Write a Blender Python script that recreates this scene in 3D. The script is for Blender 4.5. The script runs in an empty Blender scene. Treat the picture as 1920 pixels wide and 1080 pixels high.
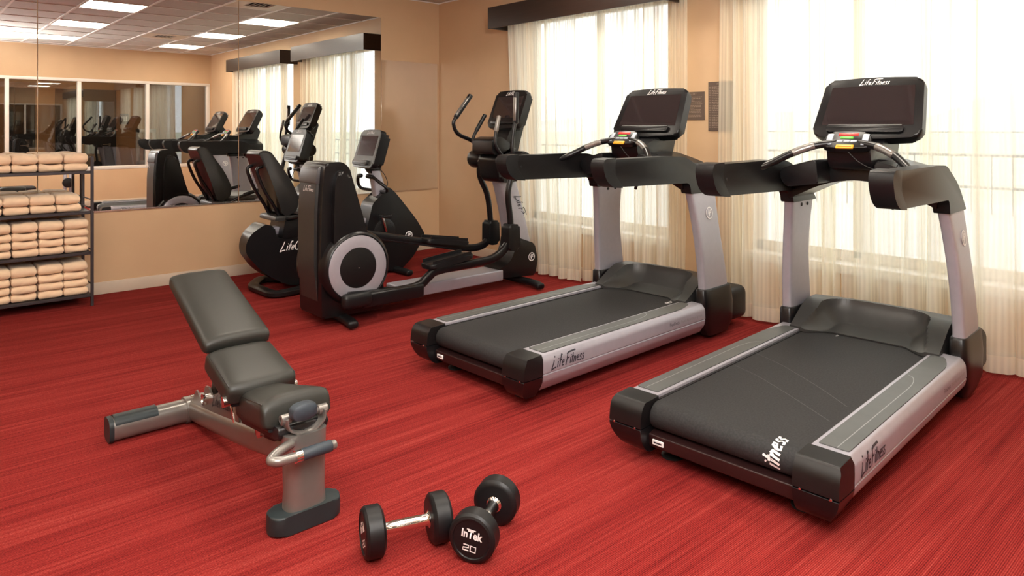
import bpy, bmesh, math, random
from mathutils import Vector, Matrix, noise
random.seed(7)
PI = math.pi
S = bpy.context.scene
C = S.collection
V = Vector

# ------------------------------------------------------------------ camera, world, lights, exposure
cd = bpy.data.cameras.new('camera'); cam = bpy.data.objects.new('camera', cd); C.objects.link(cam)
cd.sensor_width = 36; cd.lens = 1319 / 1920 * 36; cd.shift_y = -(540 - 241) / 1920; cd.clip_end = 2000
cam.location = (0, 0, 1.34); cam.rotation_euler = (PI / 2, 0, math.radians(48.3))
S.camera = cam
S.view_settings.view_transform = 'Standard'; S.view_settings.look = 'None'
S.view_settings.gamma = 1; S.view_settings.use_curve_mapping = False
S.view_settings.exposure = 0.0
EV_FLASH, EV_CEIL, EV_SKY, EV_CORR = 62, 22, 2.7, 18
W = bpy.data.worlds.new('world'); S.world = W; W.use_nodes = True
bg = W.node_tree.nodes['Background']; bg.inputs[0].default_value = (0.93, 0.97, 1.0, 1); bg.inputs[1].default_value = EV_SKY
S.cycles.max_bounces = 10; S.cycles.transparent_max_bounces = 16; S.cycles.glossy_bounces = 6
S.cycles.diffuse_bounces = 5; S.cycles.transmission_bounces = 6
S.cycles.caustics_reflective = True; S.cycles.caustics_refractive = False
S.cycles.sample_clamp_indirect = 12; S.cycles.blur_glossy = 0.3
S.cycles.use_denoising = True

def lamp(name, kind, loc, energy, color=(1, 1, 1), rot=(0, 0, 0), **k):
    d = bpy.data.lights.new(name, kind); d.energy = energy; d.color = color
    for a, b in k.items(): setattr(d, a, b)
    o = bpy.data.objects.new(name, d); C.objects.link(o); o.location = loc; o.rotation_euler = rot
    return o
# photographer's flash head, just left of and above the camera
fl = lamp('flash_softbox', 'AREA', (-0.1, 0.45, 2.07), EV_FLASH, (1.0, 0.97, 0.95), shape='SQUARE', size=0.9)
fl.rotation_euler = (V((-4.2, 3.2, 1.1)) - fl.location).to_track_quat('-Z', 'Y').to_euler()
# second flash head beside it, turned up to bounce off the ceiling
lamp('flash_bounce', 'AREA', (-0.1, 0.75, 2.2), 75, (1.0, .97, .93), rot=(math.radians(160), 0, math.radians(50)), shape='DISK', size=.3)
# daylight portals in the two window openings (they only guide sky sampling)
for x0, x1 in ((-5.05, -3.36), (-2.66, -0.75)):
    p = lamp('window_portal', 'AREA', ((x0 + x1) / 2, 4.86, 1.42), 1, rot=(-PI / 2, 0, 0), shape='RECTANGLE', size=x1 - x0, size_y=2.0)
    p.data.cycles.is_portal = True

# ------------------------------------------------------------------ materials
def mat(name, col, rough=.5, metal=0, spec=.5, coat=0, coat_rough=.1, emit=None, emit_s=0):
    m = bpy.data.materials.new(name); m.use_nodes = True; b = m.node_tree.nodes['Principled BSDF']
    b.inputs['Base Color'].default_value = (*col, 1); b.inputs['Roughness'].default_value = rough
    b.inputs['Metallic'].default_value = metal; b.inputs['Specular IOR Level'].default_value = spec
    b.inputs['Coat Weight'].default_value = coat; b.inputs['Coat Roughness'].default_value = coat_rough
    if emit: b.inputs['Emission Color'].default_value = (*emit, 1); b.inputs['Emission Strength'].default_value = emit_s
    return m
def N(m, t, **k):
    n = m.node_tree.nodes.new(t)
    for a, b in k.items():
        if a in n.inputs: n.inputs[a].default_value = b
        else: setattr(n, a, b)
    return n
def lk(m, a, b): m.node_tree.links.new(a, b)
def ramp(m, fac, stops):
    r = N(m, 'ShaderNodeValToRGB'); lk(m, fac, r.inputs[0]); e = r.color_ramp.elements
    while len(e) < len(stops): e.new(.5)
    for i, (p, c) in enumerate(stops): e[i].position = p; e[i].color = (*c, 1)
    return r
def noisy(m, scale=8, amt=.08, stretch=(1, 1, 1), bump=0, bscale=None, dist=.002):
    """small colour mottling and fine relief on a material"""
    b = m.node_tree.nodes['Principled BSDF']; base = tuple(b.inputs['Base Color'].default_value)[:3]
    tc = N(m, 'ShaderNodeTexCoord'); mp = N(m, 'ShaderNodeMapping'); mp.inputs['Scale'].default_value = stretch
    lk(m, tc.outputs['Object'], mp.inputs[0])
    n = N(m, 'ShaderNodeTexNoise', Scale=scale, Detail=4.0); lk(m, mp.outputs[0], n.inputs['Vector'])
    r = ramp(m, n.outputs[0], [(.3, tuple(c * (1 - amt) for c in base)), (.7, tuple(min(1, c * (1 + amt)) for c in base))])
    lk(m, r.outputs[0], b.inputs['Base Color'])
    if bump:
        n2 = N(m, 'ShaderNodeTexNoise', Scale=bscale or scale * 6, Detail=3.0); lk(m, mp.outputs[0], n2.inputs['Vector'])
        bu = N(m, 'ShaderNodeBump', Strength=bump, Distance=dist); lk(m, n2.outputs[0], bu.inputs['Height']); lk(m, bu.outputs[0], b.inputs['Normal'])
    return m

M = {}
M['wall'] = noisy(mat('wall_paint', (.62, .425, .255), .55, spec=.35), 3, .03, bump=.15, bscale=160, dist=.0008)
M['base'] = noisy(mat('vinyl_baseboard', (.62, .53, .42), .4), 5, .03)
M['tile'] = noisy(mat('ceiling_tile', (.58, .57, .53), .9, spec=.1), 60, .06, bump=.3, bscale=220)
M['tbar'] = mat('ceiling_grid_metal', (.85, .84, .82), .35)
M['lit'] = mat('light_diffuser', (.9, .9, .9), .6, emit=(1, .90, .76), emit_s=EV_CEIL)
M['frame'] = noisy(mat('white_painted_metal', (.78, .74, .68), .35), 6, .02)
M['mirror'] = mat('mirror_silver', (.90, .90, .88), .0, 1)
M['trimmetal'] = mat('mirror_channel', (.75, .70, .66), .25, 1)
M['valance'] = noisy(mat('espresso_wood', (.022, .012, .009), .32), 4, .25, (1, 1, 14))
M['silver'] = noisy(mat('silver_paint', (.39, .38, .43), .36, .35), 30, .03)
M['blk'] = noisy(mat('black_plastic', (.007, .0065, .007), .36, spec=.38), 20, .15, bump=.12, bscale=420, dist=.0005)
M['blks'] = noisy(mat('satin_black_cover', (.006, .0056, .0065), .30, spec=.42), 8, .15)
M['rub'] = noisy(mat('black_rubber', (.006, .006, .007), .42, spec=.36), 15, .2)
M['hood'] = noisy(mat('charcoal_hood', (.030, .030, .029), .40), 20, .08, bump=.1, bscale=500, dist=.0004)
M['belt'] = noisy(mat('running_belt', (.020, .020, .021), .72, spec=.35), 140, .35, bump=.5, bscale=900, dist=.0006)
M['inlay'] = noisy(mat('grey_step_surface', (.075, .080, .078), .45), 10, .12, bump=.12, bscale=600, dist=.0004)
M['line'] = mat('thin_line_print', (.25, .26, .26), .4)
M['screen'] = mat('dark_screen_glass', (.020, .014, .0155), .08, spec=.5, coat=.6, coat_rough=.03)
M['chrome'] = mat('polished_chrome', (.78, .77, .75), .12, 1)
M['vinyl'] = noisy(mat('grey_vinyl', (.024, .0245, .021), .42, spec=.4), 5, .06, bump=.25, bscale=650, dist=.0005)
M['vdark'] = noisy(mat('grey_vinyl_side', (.010, .010, .011), .38), 6, .06)
M['bsilv'] = noisy(mat('bench_silver', (.25, .235, .22), .30, .6), 25, .03)
M['bgrip'] = noisy(mat('slate_rubber', (.030, .042, .055), .5), 12, .1)
M['bfoot'] = noisy(mat('dark_green_rubber', (.014, .023, .026), .45), 12, .1)
M['rack'] = mat('rack_metal', (.045, .04, .045), .4, .3)
M['sign'] = noisy(mat('brown_sign', (.115, .080, .062), .45), 10, .05)
M['signtxt'] = mat('sign_lettering', (.33, .25, .20), .5)
M['white'] = mat('white_print', (.85, .84, .84), .5)
M['navy'] = mat('dark_print', (.02, .02, .03), .45)
M['greyprint'] = mat('grey_print', (.28, .27, .27), .5)
M['red'] = mat('red_button', (.75, .04, .03), .35)
M['green'] = mat('green_button', (.12, .55, .06), .35)
M['yellow'] = mat('yellow_stop', (.85, .42, .03), .35)
M['orange'] = mat('orange_stop', (.65, .10, .01), .35)
M['btn'] = mat('pale_buttons', (.38, .43, .50), .35)
M['cable'] = mat('cable', (.01, .01, .01), .4)
M['door'] = noisy(mat('dark_door', (.014, .012, .012), .35), 4, .1)
M['corr'] = noisy(mat('corridor_paint', (.50, .25, .10), .6), 3, .04)
M['ground'] = noisy(mat('pale_paving', (.62, .60, .56), .8), 2, .06)
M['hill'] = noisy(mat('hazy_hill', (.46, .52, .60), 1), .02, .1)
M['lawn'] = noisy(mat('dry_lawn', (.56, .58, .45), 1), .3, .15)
M['patio'] = mat('patio_furniture', (.16, .17, .19), .5, .3)

def carpet_mat():
    m = mat('red_ribbed_carpet', (.3, .02, .02), .95, spec=.12); b = m.node_tree.nodes['Principled BSDF']
    g = N(m, 'ShaderNodeNewGeometry')
    sp = N(m, 'ShaderNodeSeparateXYZ'); lk(m, g.outputs['Position'], sp.inputs[0])
    def nz(sc, stretch, det=3.0):
        mp = N(m, 'ShaderNodeMapping'); mp.inputs['Scale'].default_value = stretch; lk(m, g.outputs['Position'], mp.inputs[0])
        n = N(m, 'ShaderNodeTexNoise', Scale=sc, Detail=det); lk(m, mp.outputs[0], n.inputs['Vector']); return n.outputs[0]
    big = nz(8, (1, .010, 1), 5.0); fine = nz(85, (1, .018, 1), 2.0); pile = nz(260, (1, .6, 1), 2.0)
    wv = N(m, 'ShaderNodeTexWave', Scale=1 / .0095 / 3.1416 * 1.57, Distortion=.35); wv.inputs['Detail Scale'].default_value = 3
    lk(m, g.outputs['Position'], wv.inputs['Vector'])
    def mth(op, a, b2):
        n = N(m, 'ShaderNodeMath', operation=op)
        for i, q in enumerate((a, b2)):
            if isinstance(q, (int, float)): n.inputs[i].default_value = q
            else: lk(m, q, n.inputs[i])
        return n.outputs[0]
    s = mth('ADD', mth('MULTIPLY', big, .46), mth('MULTIPLY', fine, .50))
    s = mth('ADD', s, mth('MULTIPLY', pile, .62)); s = mth('ADD', s, mth('MULTIPLY', wv.outputs['Fac'], .30))
    r = ramp(m, mth('MULTIPLY', s, .53), [(.36, (.075, .0040, .0045)), (.46, (.185, .012, .011)), (.57, (.28, .027, .022)), (.70, (.42, .082, .064))])
    lk(m, r.outputs[0], b.inputs['Base Color'])
    h = mth('ADD', mth('MULTIPLY', wv.outputs['Fac'], .6), mth('MULTIPLY', pile, .5))
    bu = N(m, 'ShaderNodeBump', Strength=.55, Distance=.004); lk(m, h, bu.inputs['Height']); lk(m, bu.outputs[0], b.inputs['Normal'])
    return m
M['carpet'] = carpet_mat()

def curtain_mat(name, open_, col):
    m = bpy.data.materials.new(name); m.use_nodes = True; nt = m.node_tree; nt.nodes.clear()
    out = N(m, 'ShaderNodeOutputMaterial'); tr = N(m, 'ShaderNodeBsdfTransparent'); tl = N(m, 'ShaderNodeBsdfTranslucent'); df = N(m, 'ShaderNodeBsdfDiffuse')
    tl.inputs[0].default_value = (*col, 1); df.inputs[0].default_value = (*col, 1); tr.inputs[0].default_value = (1, .985, .95, 1)
    mx = N(m, 'ShaderNodeMixShader', Fac=.5); lk(m, tl.outputs[0], mx.inputs[1]); lk(m, df.outputs[0], mx.inputs[2])
    uv = N(m, 'ShaderNodeTexCoord'); wv = N(m, 'ShaderNodeTexWave', Scale=1.0, Distortion=0.0)
    mp = N(m, 'ShaderNodeMapping'); mp.inputs['Scale'].default_value = (1 / .013 / 20 * 6.2832 / 3.1416 * 1.57, 0, 0); lk(m, uv.outputs['UV'], mp.inputs[0]); lk(m, mp.outputs[0], wv.inputs['Vector'])
    lw = N(m, 'ShaderNodeLayerWeight', Blend=.5)
    def mth(op, a, b2):
        n = N(m, 'ShaderNodeMath', operation=op)
        for i, q in enumerate((a, b2)):
            if isinstance(q, (int, float)): n.inputs[i].default_value = q
            else: lk(m, q, n.inputs[i])
        n.use_clamp = True
        return n.outputs[0]
    # the weave closes where it is seen edge-on; narrow woven stripes are a little denser
    f = mth('SUBTRACT', 1 - open_, mth('MULTIPLY', mth('SUBTRACT', 1, wv.outputs['Fac']), .15))
    f = mth('ADD', f, mth('MULTIPLY', lw.outputs['Facing'], .30))
    # bands where the gathered cloth lies single or doubled
    m3 = N(m, 'ShaderNodeMapping'); m3.inputs['Scale'].default_value = (7.5, .02, 0); lk(m, uv.outputs['UV'], m3.inputs[0])
    nb = N(m, 'ShaderNodeTexNoise', Scale=1.0, Detail=2.0); lk(m, m3.outputs[0], nb.inputs['Vector'])
    rb = ramp(m, nb.outputs[0], [(.40, (0, 0, 0)), (.56, (1, 1, 1))])
    f = mth('SUBTRACT', f, mth('MULTIPLY', mth('SUBTRACT', 1, rb.outputs[0]), .30 if open_ > .1 else .08))
    m2 = N(m, 'ShaderNodeMixShader'); lk(m, f, m2.inputs[0]); lk(m, tr.outputs[0], m2.inputs[1]); lk(m, mx.outputs[0], m2.inputs[2]); lk(m, m2.outputs[0], out.inputs[0])
    return m
M['sheer'] = curtain_mat('cream_sheer', .16, (.90, .86, .72))
M['hem'] = curtain_mat('cream_sheer_hem', .05, (.90, .84, .70))

def glass_mat(name, tint, refl):
    m = bpy.data.materials.new(name); m.use_nodes = True; nt = m.node_tree; nt.nodes.clear()
    out = N(m, 'ShaderNodeOutputMaterial'); tr = N(m, 'ShaderNodeBsdfTransparent'); gl = N(m, 'ShaderNodeBsdfGlossy'); gl.inputs['Roughness'].default_value = 0
    tr.inputs[0].default_value = (*tint, 1); mx = N(m, 'ShaderNodeMixShader', Fac=refl)
    lk(m, tr.outputs[0], mx.inputs[1]); lk(m, gl.outputs[0], mx.inputs[2]); lk(m, mx.outputs[0], out.inputs[0]); return m
M['glass'] = glass_mat('window_glass', (.97, .98, .98), .05)
M['glass2'] = glass_mat('partition_glass', (.75, .74, .72), .20)

def towel_mat():
    m = mat('peach_terry', (.84, .64, .44), .95, spec=.1); noisy(m, 25, .05, bump=.6, bscale=420, dist=.002)
    m.node_tree.nodes['Principled BSDF'].inputs['Sheen Weight'].default_value = .3; return m
M['towel'] = towel_mat()

# ------------------------------------------------------------------ mesh helpers
def mesh_obj(name, bm, m, parent=None, sharp=38, **tags):
    bmesh.ops.recalc_face_normals(bm, faces=bm.faces)
    me = bpy.data.meshes.new(name); bm.to_mesh(me); bm.free()
    me.polygons.foreach_set('use_smooth', [True] * len(me.polygons)); me.set_sharp_from_angle(angle=math.radians(sharp))
    me.materials.append(M[m] if isinstance(m, str) else m)
    o = bpy.data.objects.new(name, me); C.objects.link(o)
    if parent: o.parent = parent
    for a, b in tags.items(): o[a] = b
    return o
def thing(name, label, cat, loc=(0, 0, 0), rz=0, group=None):
    o = bpy.data.objects.new(name, None); C.objects.link(o); o.location = loc; o.rotation_euler = (0, 0, rz); o.empty_display_size = .1
    o['label'] = label; o['category'] = cat
    if group: o['group'] = group
    return o
def join(dst, src):
    me = bpy.data.meshes.new('tmp'); src.to_mesh(me); src.free(); dst.from_mesh(me); bpy.data.meshes.remove(me)
def rbox(bm, c, s, bev=.01, seg=3, rot=None):
    t = bmesh.new(); bmesh.ops.create_cube(t, size=1); bmesh.ops.scale(t, vec=s, verts=t.verts)
    if bev: bmesh.ops.bevel(t, geom=t.edges[:], offset=min(bev, min(s) * .49), segments=seg, profile=.5, affect='EDGES')
    if rot is not None: bmesh.ops.rotate(t, cent=(0, 0, 0), matrix=rot, verts=t.verts)
    bmesh.ops.translate(t, vec=c, verts=t.verts); join(bm, t); return bm
def box(bm, a, b, bev=0, seg=2):
    a, b = V(a), V(b); return rbox(bm, (a + b) / 2, [abs(q) for q in (b - a)], bev, seg)
def rounded(poly, r=None, n=5):
    """round polygon corners; poly = [(x,y[,r])]"""
    out = []; L = len(poly)
    for i in range(L):
        p = V(poly[i][:2]); rr = poly[i][2] if len(poly[i]) > 2 else (r or 0)
        a = V(poly[i - 1][:2]); b = V(poly[(i + 1) % L][:2])
        if rr <= 0: out.append(p); continue
        da, db = (a - p), (b - p); rr = min(rr, da.length * .48, db.length * .48)
        p1 = p + da.normalized() * rr; p2 = p + db.normalized() * rr
        for k in range(n + 1):
            t = k / n; out.append(p1 * (1 - t) ** 2 + p * 2 * t * (1 - t) + p2 * t * t)
    return out
def prism(bm, poly, axis, a, b, bev=0, seg=2, r=None, n=5):
    """extrude polygon: axis 'x' -> poly in (y,z); 'y' -> (x,z); 'z' -> (x,y)"""
    t = bmesh.new(); pts = rounded(poly, r, n)
    def mk(p, h): return {'x': (h, p[0], p[1]), 'y': (p[0], h, p[1]), 'z': (p[0], p[1], h)}[axis]
    lo = [t.verts.new(mk(p, a)) for p in pts]; hi = [t.verts.new(mk(p, b)) for p in pts]; K = len(pts)
    f1 = t.faces.new(lo[::-1]); f2 = t.faces.new(hi)
    for i in range(K): t.faces.new((lo[i], lo[(i + 1) % K], hi[(i + 1) % K], hi[i]))
    if bev:
        ed = list(set(f1.edges[:] + f2.edges[:]))
        bmesh.ops.bevel(t, geom=ed, offset=bev, segments=seg, profile=.5, affect='EDGES', clamp_overlap=True)
    join(bm, t); return bm
def loft(bm, rings, cap=True):
    t = bmesh.new(); R = [[t.verts.new(p) for p in r] for r in rings]; n = len(R[0])
    for A, B in zip(R, R[1:]):
        for i in range(n): t.faces.new((A[i], A[(i + 1) % n], B[(i + 1) % n], B[i]))
    if cap: t.faces.new(R[0][::-1]); t.faces.new(R[-1])
    join(bm, t); return bm
def sup(n, w, h, e=4):
    """superellipse section points"""
    o = []
    for i in range(n):
        a = 2 * PI * (i + .5) / n; c, s = math.cos(a), math.sin(a)
        o.append((math.copysign(abs(c) ** (2 / e), c) * w / 2, math.copysign(abs(s) ** (2 / e), s) * h / 2))
    return o
def smooth_path(pts, k=6):
    P = [V(p) for p in pts]; o = []
    for i in range(len(P) - 1):
        a = P[max(i - 1, 0)]; b = P[i]; c = P[i + 1]; d = P[min(i + 2, len(P) - 1)]
        for j in range(k):
            t = j / k; o.append(.5 * ((2 * b) + (c - a) * t + (2 * a - 5 * b + 4 * c - d) * t * t + (3 * b - a - 3 * c + d) * t ** 3))
    o.append(P[-1]); return o
def tube(bm, pts, r, n=12, smooth=True, k=6, w=None, h=None, e=2, side=None, cap_round=True):
    """sweep a round (r) or superellipse (w x h) section; r may be list per input point"""
    P = smooth_path(pts, k) if smooth and len(pts) > 2 else [V(p) for p in pts]
    L = len(P); rings = []; up = V(side) if side else None
    if up is None:
        d = (P[1] - P[0]).normalized(); up = V((0, 0, 1)) if abs(d.z) < .9 else V((1, 0, 0))
    for i, p in enumerate(P):
        d = (P[min(i + 1, L - 1)] - P[max(i - 1, 0)]).normalized()
        s = d.cross(up).normalized() if not side else (V(side) - d * V(side).dot(d)).normalized()
        u = s.cross(d).normalized()
        if not side: up = u
        f = i / (L - 1)
        def lerp(q):
            if isinstance(q, (int, float)): return q
            x = f * (len(q) - 1); j = min(int(x), len(q) - 2); return q[j] + (q[j + 1] - q[j]) * (x - j)
        if w: sec = sup(n, lerp(w), lerp(h), e)
        else: rr = lerp(r); sec = [(math.cos(2 * PI * j / n) * rr, math.sin(2 * PI * j / n) * rr) for j in range(n)]
        rings.append([p + s * a + u * b for a, b in sec])
    if cap_round:
        def shrink(ring, q, d): c = sum(ring, V()) / len(ring); return [c + (x - c) * q + d for x in ring]
        sz = (rings[0][0] - sum(rings[0], V()) / n).length
        d0 = (P[0] - P[1]).normalized() * sz; d1 = (P[-1] - P[-2]).normalized() * sz
        rings = [shrink(rings[0], .6, d0 * .35), shrink(rings[0], .9, d0 * .2)] + rings + [shrink(rings[-1], .9, d1 * .2), shrink(rings[-1], .6, d1 * .35)]
    loft(bm, rings); return bm
def lathe(bm, prof, origin, axis, n=32):
    """prof: list of (dist along axis, radius)"""
    ax = V(axis).normalized(); s = ax.orthogonal().normalized(); u = ax.cross(s); o = V(origin)
    rings = [[o + ax * d + (s * math.cos(2 * PI * i / n) + u * math.sin(2 * PI * i / n)) * max(r, 1e-4) for i in range(n)] for d, r in prof]
    return loft(bm, rings)
def ribbon(bm, pts, w, fn):
    """flat stroke of width w following 2-D pts, mapped to 3-D by fn"""
    P = [V(p) for p in pts]; L = []
    for i, p in enumerate(P):
        d = (P[min(i + 1, len(P) - 1)] - P[max(i - 1, 0)]).normalized(); q = V((-d.y, d.x)) * w / 2
        L.append((bm.verts.new(fn(*(p + q))), bm.verts.new(fn(*(p - q)))))
    for a, b in zip(L, L[1:]):
        try: bm.faces.new((a[0], b[0], b[1], a[1]))
        except ValueError: pass
def arc(cx, cy, r, a0, a1, n=7, ry=None):
    return [(cx + r * math.cos(math.radians(a0 + (a1 - a0) * i / n)), cy + (ry or r) * math.sin(math.radians(a0 + (a1 - a0) * i / n))) for i in range(n + 1)]
GL = {  # brush-script strokes, x-height .5, cap 1; value = (advance, strokes)
 'L': (.62, [[(.22, 1.0), (.12, .5), (-.06, -.10)], [(-.06, -.10), (.2, .02), (.52, .06)]]),
 'i': (.22, [[(.08, .5), (.07, 0)], [(.09, .66), (.10, .74)]]),
 'f': (.34, [[(.36, .95), (.22, .98), (.15, .8), (.10, 0)], [(.0, .52), (.30, .56)]]),
 'e': (.40, [[(.06, .24), (.30, .32), (.27, .48), (.14, .48), (.04, .26), (.10, .04), (.32, .06)]]),
 'F': (.52, [[(.14, .95), (.10, .5), (.02, -.05)], [(.02, .88), (.3, .98), (1.20, 1.02)], [(.08, .50), (.40, .55)]]),
 't': (.28, [[(.12, .85), (.09, 0)], [(-.02, .52), (.26, .56)]]),
 'n': (.40, [[(.06, .5), (.04, 0)], [(.05, .3), (.18, .48), (.28, .42), (.27, 0)]]),
 's': (.33, [[(.28, .48), (.12, .46), (.08, .32), (.24, .20), (.22, .04), (.02, .02)]]),
 'C': (.62, [arc(.32, .45, .30, 50, 310, 9, .48)]),
 'y': (.36, [[(.04, .5), (.10, .14), (.22, .12)], [(.30, .5), (.22, .0), (.10, -.26), (-.05, -.2)]]),
 'c': (.34, [[(.28, .42), (.14, .48), (.05, .24), (.12, .02), (.28, .06)]]),
 'l': (.20, [[(.14, .95), (.06, 0)]]),
 ' ': (.16, []),
}
def script(text, fn, size, w=.11, shear=.28):
    bm = bmesh.new(); x = 0
    for ch in text:
        adv, st = GL[ch]
        for s in st: ribbon(bm, [((x + a + b * shear) * size, b * size) for a, b in s], w * size, fn)
        x += adv
    return bm, x * size
def script_len(text): return sum(GL[c][0] for c in text)
def plane(o, a, b, off=.0012):
    o, a, b = V(o), V(a).normalized(), V(b).normalized(); n = a.cross(b).normalized()
    return lambda x, y: o + a * x + b * y + n * off
def type_mesh(text, fn, size, bold=0, sx=1, align='LEFT'):
    cu = bpy.data.curves.new('t', 'FONT'); cu.body = text; cu.size = size; cu.offset = bold; cu.align_x = align; cu.resolution_u = 3
    o = bpy.data.objects.new('t', cu); C.objects.link(o); dg = bpy.context.evaluated_depsgraph_get()
    me = bpy.data.meshes.new_from_object(o.evaluated_get(dg)); bm = bmesh.new(); bm.from_mesh(me)
    bpy.data.objects.remove(o); bpy.data.meshes.remove(me)
    for v in bm.verts: v.co = fn(v.co.x * sx, v.co.y)
    return bm
def add_script(parent, text, o, a, b, length, m, name='lettering', **k):
    size = length / script_len(text); bm, _ = script(text, plane(o, a, b), size, **k)
    return flat(name, bm, m, parent)
def flat(name, bm, m, parent):
    me = bpy.data.meshes.new(name); bm.to_mesh(me); bm.free(); me.materials.append(M[m]); o = bpy.data.objects.new(name, me); C.objects.link(o); o.parent = parent; return o
def copy_tree(root):
    r = root.copy(); C.objects.link(r)
    for ch in root.children:
        c = ch.copy(); C.objects.link(c); c.parent = r
        for g in ch.children:
            d = g.copy(); C.objects.link(d); d.parent = c
    return r
def struct(name, bm, m, label=None, parent=None, **k):
    o = mesh_obj(name, bm, m, parent, **k)
    if not parent: o['kind'] = 'structure'
    if label: o['label'] = label
    return o

# ------------------------------------------------------------------ room shell
XL, XR, YW, YB, H = -6.465, 0.965, 4.658, -2.6, 2.743
W1 = (-5.05, -3.36); W2 = (-2.66, -0.75); WZ = (.43, 2.42)
TH = .22
struct('floor', box(bmesh.new(), (XL - .1, YB - .1, -.1), (XR + .1, YW + .1, 0)), 'carpet', 'red ribbed carpet floor with darker and lighter streaks')
struct('wall_left', box(bmesh.new(), (XL - .15, YB, 0), (XL, YW, H)), 'wall', 'tan painted wall carrying the mirror panels')
struct('wall_back', box(bmesh.new(), (XL, YB - .15, 0), (XR, YB, H)), 'wall', 'tan painted wall behind the viewpoint')
bm = bmesh.new()
box(bm, (XL - .15, YW, 0), (XR + .15, YW + TH, WZ[0])); box(bm, (XL - .15, YW, WZ[1]), (XR + .15, YW + TH, H + .15))
for a, b in ((XL - .15, W1[0]), (W1[1], W2[0]), (W2[1], XR + .15)): box(bm, (a, YW, WZ[0]), (b, YW + TH, WZ[1]))
struct('wall_window', bm, 'wall', 'tan painted wall with two curtained windows')
bm = bmesh.new()
GY = [-1.66, -.60, .42, 1.465, 2.475, 3.545, 4.60]; GZ = (.655, 2.17)
box(bm, (XR, YB, 0), (XR + .12, YW, GZ[0])); box(bm, (XR, YB, GZ[1]), (XR + .12, YW, H)); box(bm, (XR, YB, GZ[0]), (XR + .12, GY[0] - .03, GZ[1])); box(bm, (XR, GY[-1] + .03, GZ[0]), (XR + .12, YW, GZ[1]))
struct('wall_right', bm, 'wall', 'tan wall with a long band of interior windows, seen in the mirror')
# baseboards
for n, a, b in (('baseboard_left', (XL, YB, 0), (XL + .012, YW, .098)), ('baseboard_window', (XL + .012, YW - .012, 0), (XR, YW, .098)), ('baseboard_right', (XR - .012, YB, 0), (XR, YW - .012, .098))):
    bm = box(bmesh.new(), a, b, .003, 2); struct(n, bm, 'base', 'off-white vinyl baseboard')
# ceiling: slab, grid bars and tiles
ce = struct('ceiling', box(bmesh.new(), (XL - .1, YB - .1, H + .03), (XR + .1, YW + .1, H + .12)), 'tile', 'suspended ceiling of pale square tiles')
gx = [.13 - .6096 * k for k in range(-1, 11)]; gy = [4.09 - .6096 * k for k in range(0, 11)]
xs = sorted([XL] + [g for g in gx if XL < g < XR] + [XR]); ys = sorted([YB] + [g for g in gy if YB < g < YW] + [YW])
bm = bmesh.new()
for g in xs: box(bm, (g - .012, YB, H - .004), (g + .012, YW, H + .02))
for g in ys: box(bm, (XL, g - .012, H - .006), (XR, g + .012, H + .02))
mesh_obj('ceiling_grid', bm, 'tbar', ce)
LX = [(-4.137, -3.528), (-2.309, -1.699), (-.480, .130)]; LY = [(1.652, 2.261), (3.480, 4.090), (-.177, .433), (-2.0, -1.396)]
VT = [((-1.699, -1.09), (2.871, 3.48)), ((-5.357, -4.747), (2.871, 3.48))]
special = [((a + b) / 2, (c + d) / 2) for a, b in LX for c, d in LY] + [((a[0] + a[1]) / 2, (b[0] + b[1]) / 2) for a, b in VT]
tile_me = {}
for i in range(len(xs) - 1):
    for j in range(len(ys) - 1):
        cx, cy = (xs[i] + xs[i + 1]) / 2, (ys[j] + ys[j + 1]) / 2
        if any(abs(cx - a) < .2 and abs(cy - b) < .2 for a, b in special): continue
        w, d = xs[i + 1] - xs[i] - .026, ys[j + 1] - ys[j] - .026
        if w < .03 or d < .03: continue
        key = (round(w, 3), round(d, 3))
        if key not in tile_me:
            o = mesh_obj('ceiling_tile', rbox(bmesh.new(), (0, 0, 0), (w, d, .016), .003, 1), 'tile', ce); tile_me[key] = o.data
        else:
            o = bpy.data.objects.new('ceiling_tile', tile_me[key]); C.objects.link(o); o.parent = ce
        o.location = (cx, cy, H + .012)
# recessed square lights
rows = {0: 'second row from the windows', 1: 'row nearest the windows', 2: 'third row from the windows', 3: 'row farthest from the windows'}
cols = ['beside the mirrored wall', 'in the middle of the ceiling', 'beside the wall of interior windows']
proto = None
for i, (a, b) in enumerate(LX):
    for j, (c, d) in enumerate(LY):
        lab = 'square white recessed ceiling light, %s, %s' % (rows[j], cols[i])
        if proto is None:
            t = proto = thing('ceiling_light', lab, 'ceiling light', group='square recessed ceiling lights')
            bm = bmesh.new()
            for s in (-1, 1):
                box(bm, (s * .298 - .012, -.298, -.006), (s * .298 + .008 * 0 - s * .004, .298, .03)); box(bm, (-.298, s * .298 - .010, -.006), (.298, s * .298, .03))
            mesh_obj('frame', bm, 'frame', t)
            mesh_obj('diffuser', rbox(bmesh.new(), (0, 0, .004), (.55, .55, .008), .002, 1), 'lit', t)
        else: t = copy_tree(proto); t['label'] = lab
        t.location = ((a + b) / 2, (c + d) / 2, H)
for k, (a, b) in enumerate(VT):
    t = thing('ceiling_vent', ['square beige air vent in the ceiling by the far interior windows', 'square air vent in the ceiling near the mirrored wall'][k], 'air vent', ((a[0] + a[1]) / 2, (b[0] + b[1]) / 2, H))
    bm = bmesh.new()
    for s in (-1, 1): box(bm, (s * .22 - .08, -.3, -.004), (s * .22 + .08, .3, .012)); box(bm, (-.14, s * .22 - .08, -.004), (.14, s * .22 + .08, .012))
    mesh_obj('face_plate', bm, 'base', t)
    mesh_obj('duct', box(bmesh.new(), (-.15, -.15, .02), (.15, .15, .05)), 'door', t)
    for q in range(6): mesh_obj('slat', rbox(bmesh.new(), (0, -.115 + q * .046, .004), (.28, .03, .003), 0, 1, Matrix.Rotation(.6, 3, 'X')), 'base', t)

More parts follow.
